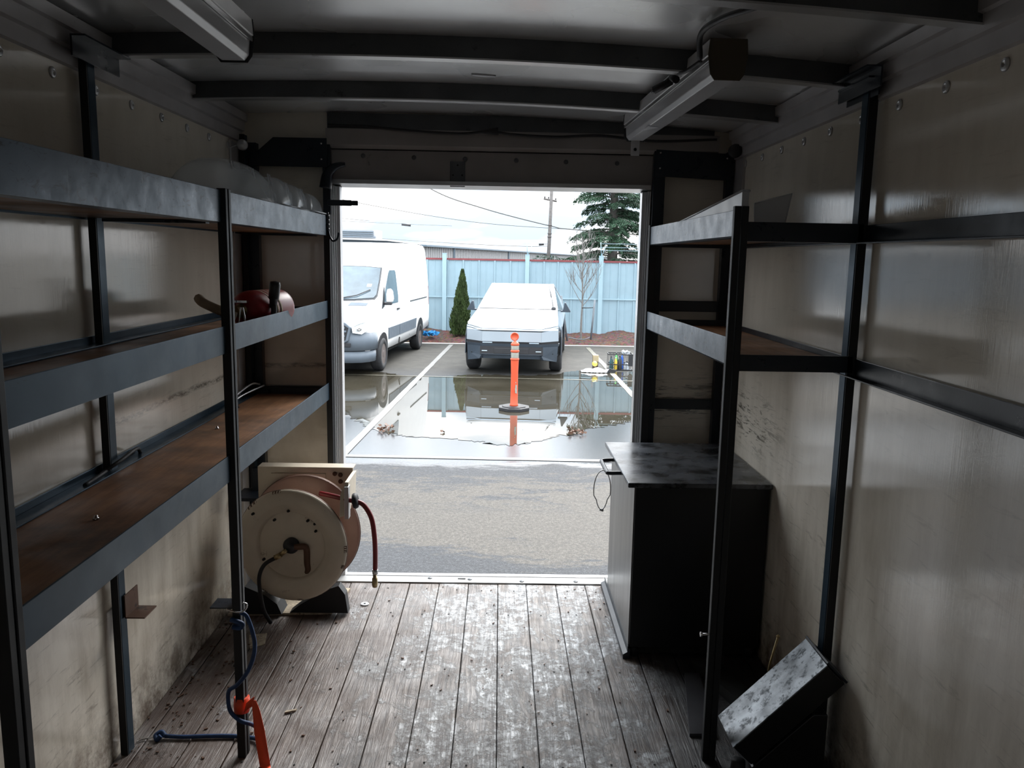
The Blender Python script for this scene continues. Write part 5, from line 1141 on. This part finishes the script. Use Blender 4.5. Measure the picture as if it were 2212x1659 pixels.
# key stations (half widths)
A_ = [(-.61, -.93, 1.00), (.61, -.93, 1.00)]                       # hood lip, centre
B_ = [(-.935, -.72, 1.065), (.935, -.72, 1.065)]                   # hood lip, corners
Cw = [(-.885, .62, 1.265), (.885, .62, 1.265)]                       # windshield base
Dr = [(-.745, 2.18, 1.775), (.745, 2.18, 1.775)]                   # roof peak
Et = [(-.90, 4.55, 1.33), (.90, 4.55, 1.33)]                       # tail
def mz(p, **k): return (-p[0], p[1], p[2])
core = MB()
prof = [(-.90, .42), (-.905, 1.03), (.62, 1.25), (2.18, 1.76), (4.55, 1.31), (4.62, .48)]
half = [(.60, .60), (.60, .60), (.86, .98), (.72, .72), (.88, .88), (.9, .9)]
# solid body core: front low part
def shell(sec):
    """sec: list of (y, [(x,z)...]) right halves, mirrored and lofted"""
    n = len(sec[0][1]); vs = []; fs = []
    for y, pts in sec:
        vs += [(x, y, z) for x, z in pts] + [(-x, y, z) for x, z in pts[::-1]]
    M2 = 2 * n
    for i in range(len(sec) - 1):
        for j in range(M2):
            a = i * M2 + j; b = i * M2 + (j + 1) % M2; fs.append((a, a + M2, b + M2, b))
    fs.append(tuple(range(M2))); fs.append(tuple((len(sec) - 1) * M2 + j for j in reversed(range(M2))))
    return MB().add(vs, fs)
shell([(-.885, [(.58, .42), (.60, .70), (.60, .985)]), (-.70, [(.84, .42), (.925, .70), (.92, 1.045)]), (.62, [(.93, .45), (1.005, .85), (.88, 1.25)]), (2.18, [(.93, .45), (1.01, .95), (.735, 1.765)]), (4.55, [(.93, .50), (1.005, .98), (.885, 1.32)]), (4.68, [(.88, .55), (.96, .95), (.86, 1.25)])]).build('body', STAIN, PK, local=True)
e = .014
# hood
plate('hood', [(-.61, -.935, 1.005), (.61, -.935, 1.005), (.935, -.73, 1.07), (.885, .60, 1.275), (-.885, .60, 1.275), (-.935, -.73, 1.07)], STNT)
plate('hood_lip', [(-.61, -.940, .965), (.61, -.940, .965), (.61, -.938, 1.002), (-.61, -.938, 1.002)], STNT)
for s in (1, -1):
    q = [(s * .61, -.940, .965), (s * .937, -.735, 1.030), (s * .937, -.733, 1.067), (s * .61, -.938, 1.002)]
    plate('hood_lip', q if s > 0 else q[::-1], STNT)
# windshield and roof glass with stainless side rails
plate('windshield', [(-.80, .625, 1.290), (.80, .625, 1.290), (.665, 2.16, 1.786), (-.665, 2.16, 1.786)], CTGL)
for s in (1, -1):
    q = [(s * .80, .622, 1.292), (s * .893, .60, 1.278), (s * .745, 2.18, 1.786), (s * .665, 2.17, 1.792)]
    plate('roof_rail', q if s > 0 else q[::-1], STNT)
plate('cowl_strip', [(-.86, .585, 1.283), (.86, .585, 1.283), (.84, .628, 1.294), (-.84, .628, 1.294)], PLBLK, .008)
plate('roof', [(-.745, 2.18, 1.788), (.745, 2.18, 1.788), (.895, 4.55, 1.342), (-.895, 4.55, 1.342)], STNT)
# big single wiper standing along the right-hand edge
wi = MB().tube([(.79, .64, 1.325), (.735, 1.2, 1.50), (.66, 1.85, 1.71)], [.012, .010, .010], 6).build('wiper_arm', PLBLK, PK, local=True)
MB().tube([(.72, 1.25, 1.525), (.635, 2.05, 1.785)], .013, 6).build('wiper_blade', PLBLK, wi, local=True)
MB().lathe([(.05, -.03), (.055, .0), (.03, .03), (.0001, .035)], (.80, .60, 1.31), (0, -.3, 1), 10).build('wiper_pivot', PLBLK, wi, local=True)
# front fascia: light strip, stainless panels, black gap with slim lamps
def fas(name, z0, z1, y0, y1, m, inner=.61, outer=.945, th=.012):
    plate(name, [(-inner, y0, z0), (inner, y0, z0), (inner, y1, z1), (-inner, y1, z1)], m, th)
    for s in (1, -1):
        q = [(s * inner, y0, z0), (s * outer, y0 + .21, z0 + .0), (s * outer, y1 + .21, z1 + .055), (s * inner, y1, z1)]
        plate(name, q if s > 0 else q[::-1], m, th)
fas('light_strip', .930, .958, -.955, -.945, LBAR)
fas('gap_strip', .905, .930, -.950, -.950, PLBLK)
plate('front_panel', [(-.61, -.958, .700), (.61, -.958, .700), (.61, -.952, .905), (-.61, -.952, .905)], STAIN)
for s in (1, -1):
    q = [(s * .613, -.957, .700), (s * .955, -.74, .715), (s * .947, -.738, .958), (s * .613, -.951, .905)]
    plate('corner_panel', q if s > 0 else q[::-1], STAIN)
fas('lamp_recess', .655, .700, -.935, -.940, PLBLK, outer=.95)
for x0, x1 in ((-.60, -.40), (-.86, -.64), (.36, .56), (.64, .86)):
    yy = -.945 if abs(x0) < .62 and abs(x1) < .62 else -.945 + .13
    plate('slim_lamp', [(x0, yy + (.12 if x0 < -.62 else 0) * .5, .668), (x1, yy + (.12 if x1 > .62 else 0) * .5, .668), (x1, yy + (.12 if x1 > .62 else 0) * .5, .686), (x0, yy + (.12 if x0 < -.62 else 0) * .5, .686)], LBAR, .006)
# bumper
mb = MB()
bx_ = [(-.98, -.55), (-.955, -.735), (-.62, -.965), (.62, -.965), (.955, -.735), (.98, -.55)]
def bump_ring(z0, z1, sc0, sc1, name, m, lift=0):
    n = len(bx_); lo = [(x * sc0, y * sc0 if y < -.6 else y, z0 + lift * (abs(x) > .7)) for x, y in bx_]; hi = [(x * sc1, y * sc1 if y < -.6 else y, z1) for x, y in bx_]
    li = [(x * .9, y + .14, z) for x, y, z in lo]; hi2 = [(x * .9, y + .14, z) for x, y, z in hi]
    vs = lo + hi + li + hi2; fs = []
    for i in range(n - 1): fs += [(i, i + 1, n + i + 1, n + i), (n + i, n + i + 1, 3 * n + i + 1, 3 * n + i), (2 * n + i + 1, 2 * n + i, 3 * n + i, 3 * n + i + 1), (i + 1, i, 2 * n + i, 2 * n + i + 1)]
    fs += [(0, n, 3 * n, 2 * n), (n - 1, 3 * n - 1, 4 * n - 1, 2 * n - 1)]
    return MB().add(vs, fs).build(name, m, PK, local=True)
bump_ring(.60, .655, .985, 1.0, 'bumper_top', CTBL)
bump_ring(.345, .42, .94, .965, 'lower_valance', CTBL)
for s in (1, -1):
    q = [(s * .645, -.955, .40), (s * .93, -.705, .30), (s * .945, -.72, .60), (s * .645, -.955, .60)]
    plate('bumper_corner', q if s > 0 else q[::-1], CTBL, .10)
    q = [(s * .62, -.975, .42), (s * .66, -.96, .34), (s * .93, -.74, .285), (s * .86, -.80, .44)]
    plate('corner_wedge', q if s > 0 else q[::-1], CTBL, .06)
    box(*sorted((s * .50, s * .61)), -.966, -.957, .50, .515).build('fog_lamp', LBAR, PK, local=True)
gb = box(-.645, .645, -.958, -.86, .43, .60).build('grille', PLBLK, PK, local=True)
box(-.36, .36, -.966, -.957, .455, .565).build('plate_holder', PLBLK, gb, local=True, bevel=.006)
box(-.62, .62, -.966, -.957, .432, .445).build('grille_bar', CTBL, gb, local=True)
# side glass, arches, mirrors
for s in (1, -1):
    q = [(s * .895, .70, 1.262), (s * .985, 2.15, 1.175), (s * .755, 2.16, 1.752), (s * .755, 2.10, 1.74)]
    plate('side_glass', q if s > 0 else q[::-1], VGLS, .010)
    for y in (0.0, 3.62):
        ar = [(y - .56, .40), (y - .50, .78), (y - .30, .98), (y + .30, .98), (y + .52, .76), (y + .58, .40)]
        MB().prism(ar, s * 1.0, s * 1.012, 'x').build('wheel_arch', CTBL, PK, local=True)
        wheel(PK, s * 1.025, y, .43, .27, s, .26, RIM)
    MB().prism([(s * .95, 1.21), (s * 1.17, 1.21), (s * 1.17, 1.235), (s * 1.06, 1.42), (s * 1.03, 1.42), (s * 1.0, 1.25), (s * .95, 1.24)], .86, .98, 'y').build('mirror', CTBL, PK, local=True, bevel=.008)
MB().box(-.85, .85, -.80, 4.5, .36, .46).build('underbody', UNDER, PK, local=True)
MB().box(-.9, .9, 4.6, 4.75, .45, .65).build('rear_bumper', CTBL, PK, local=True)
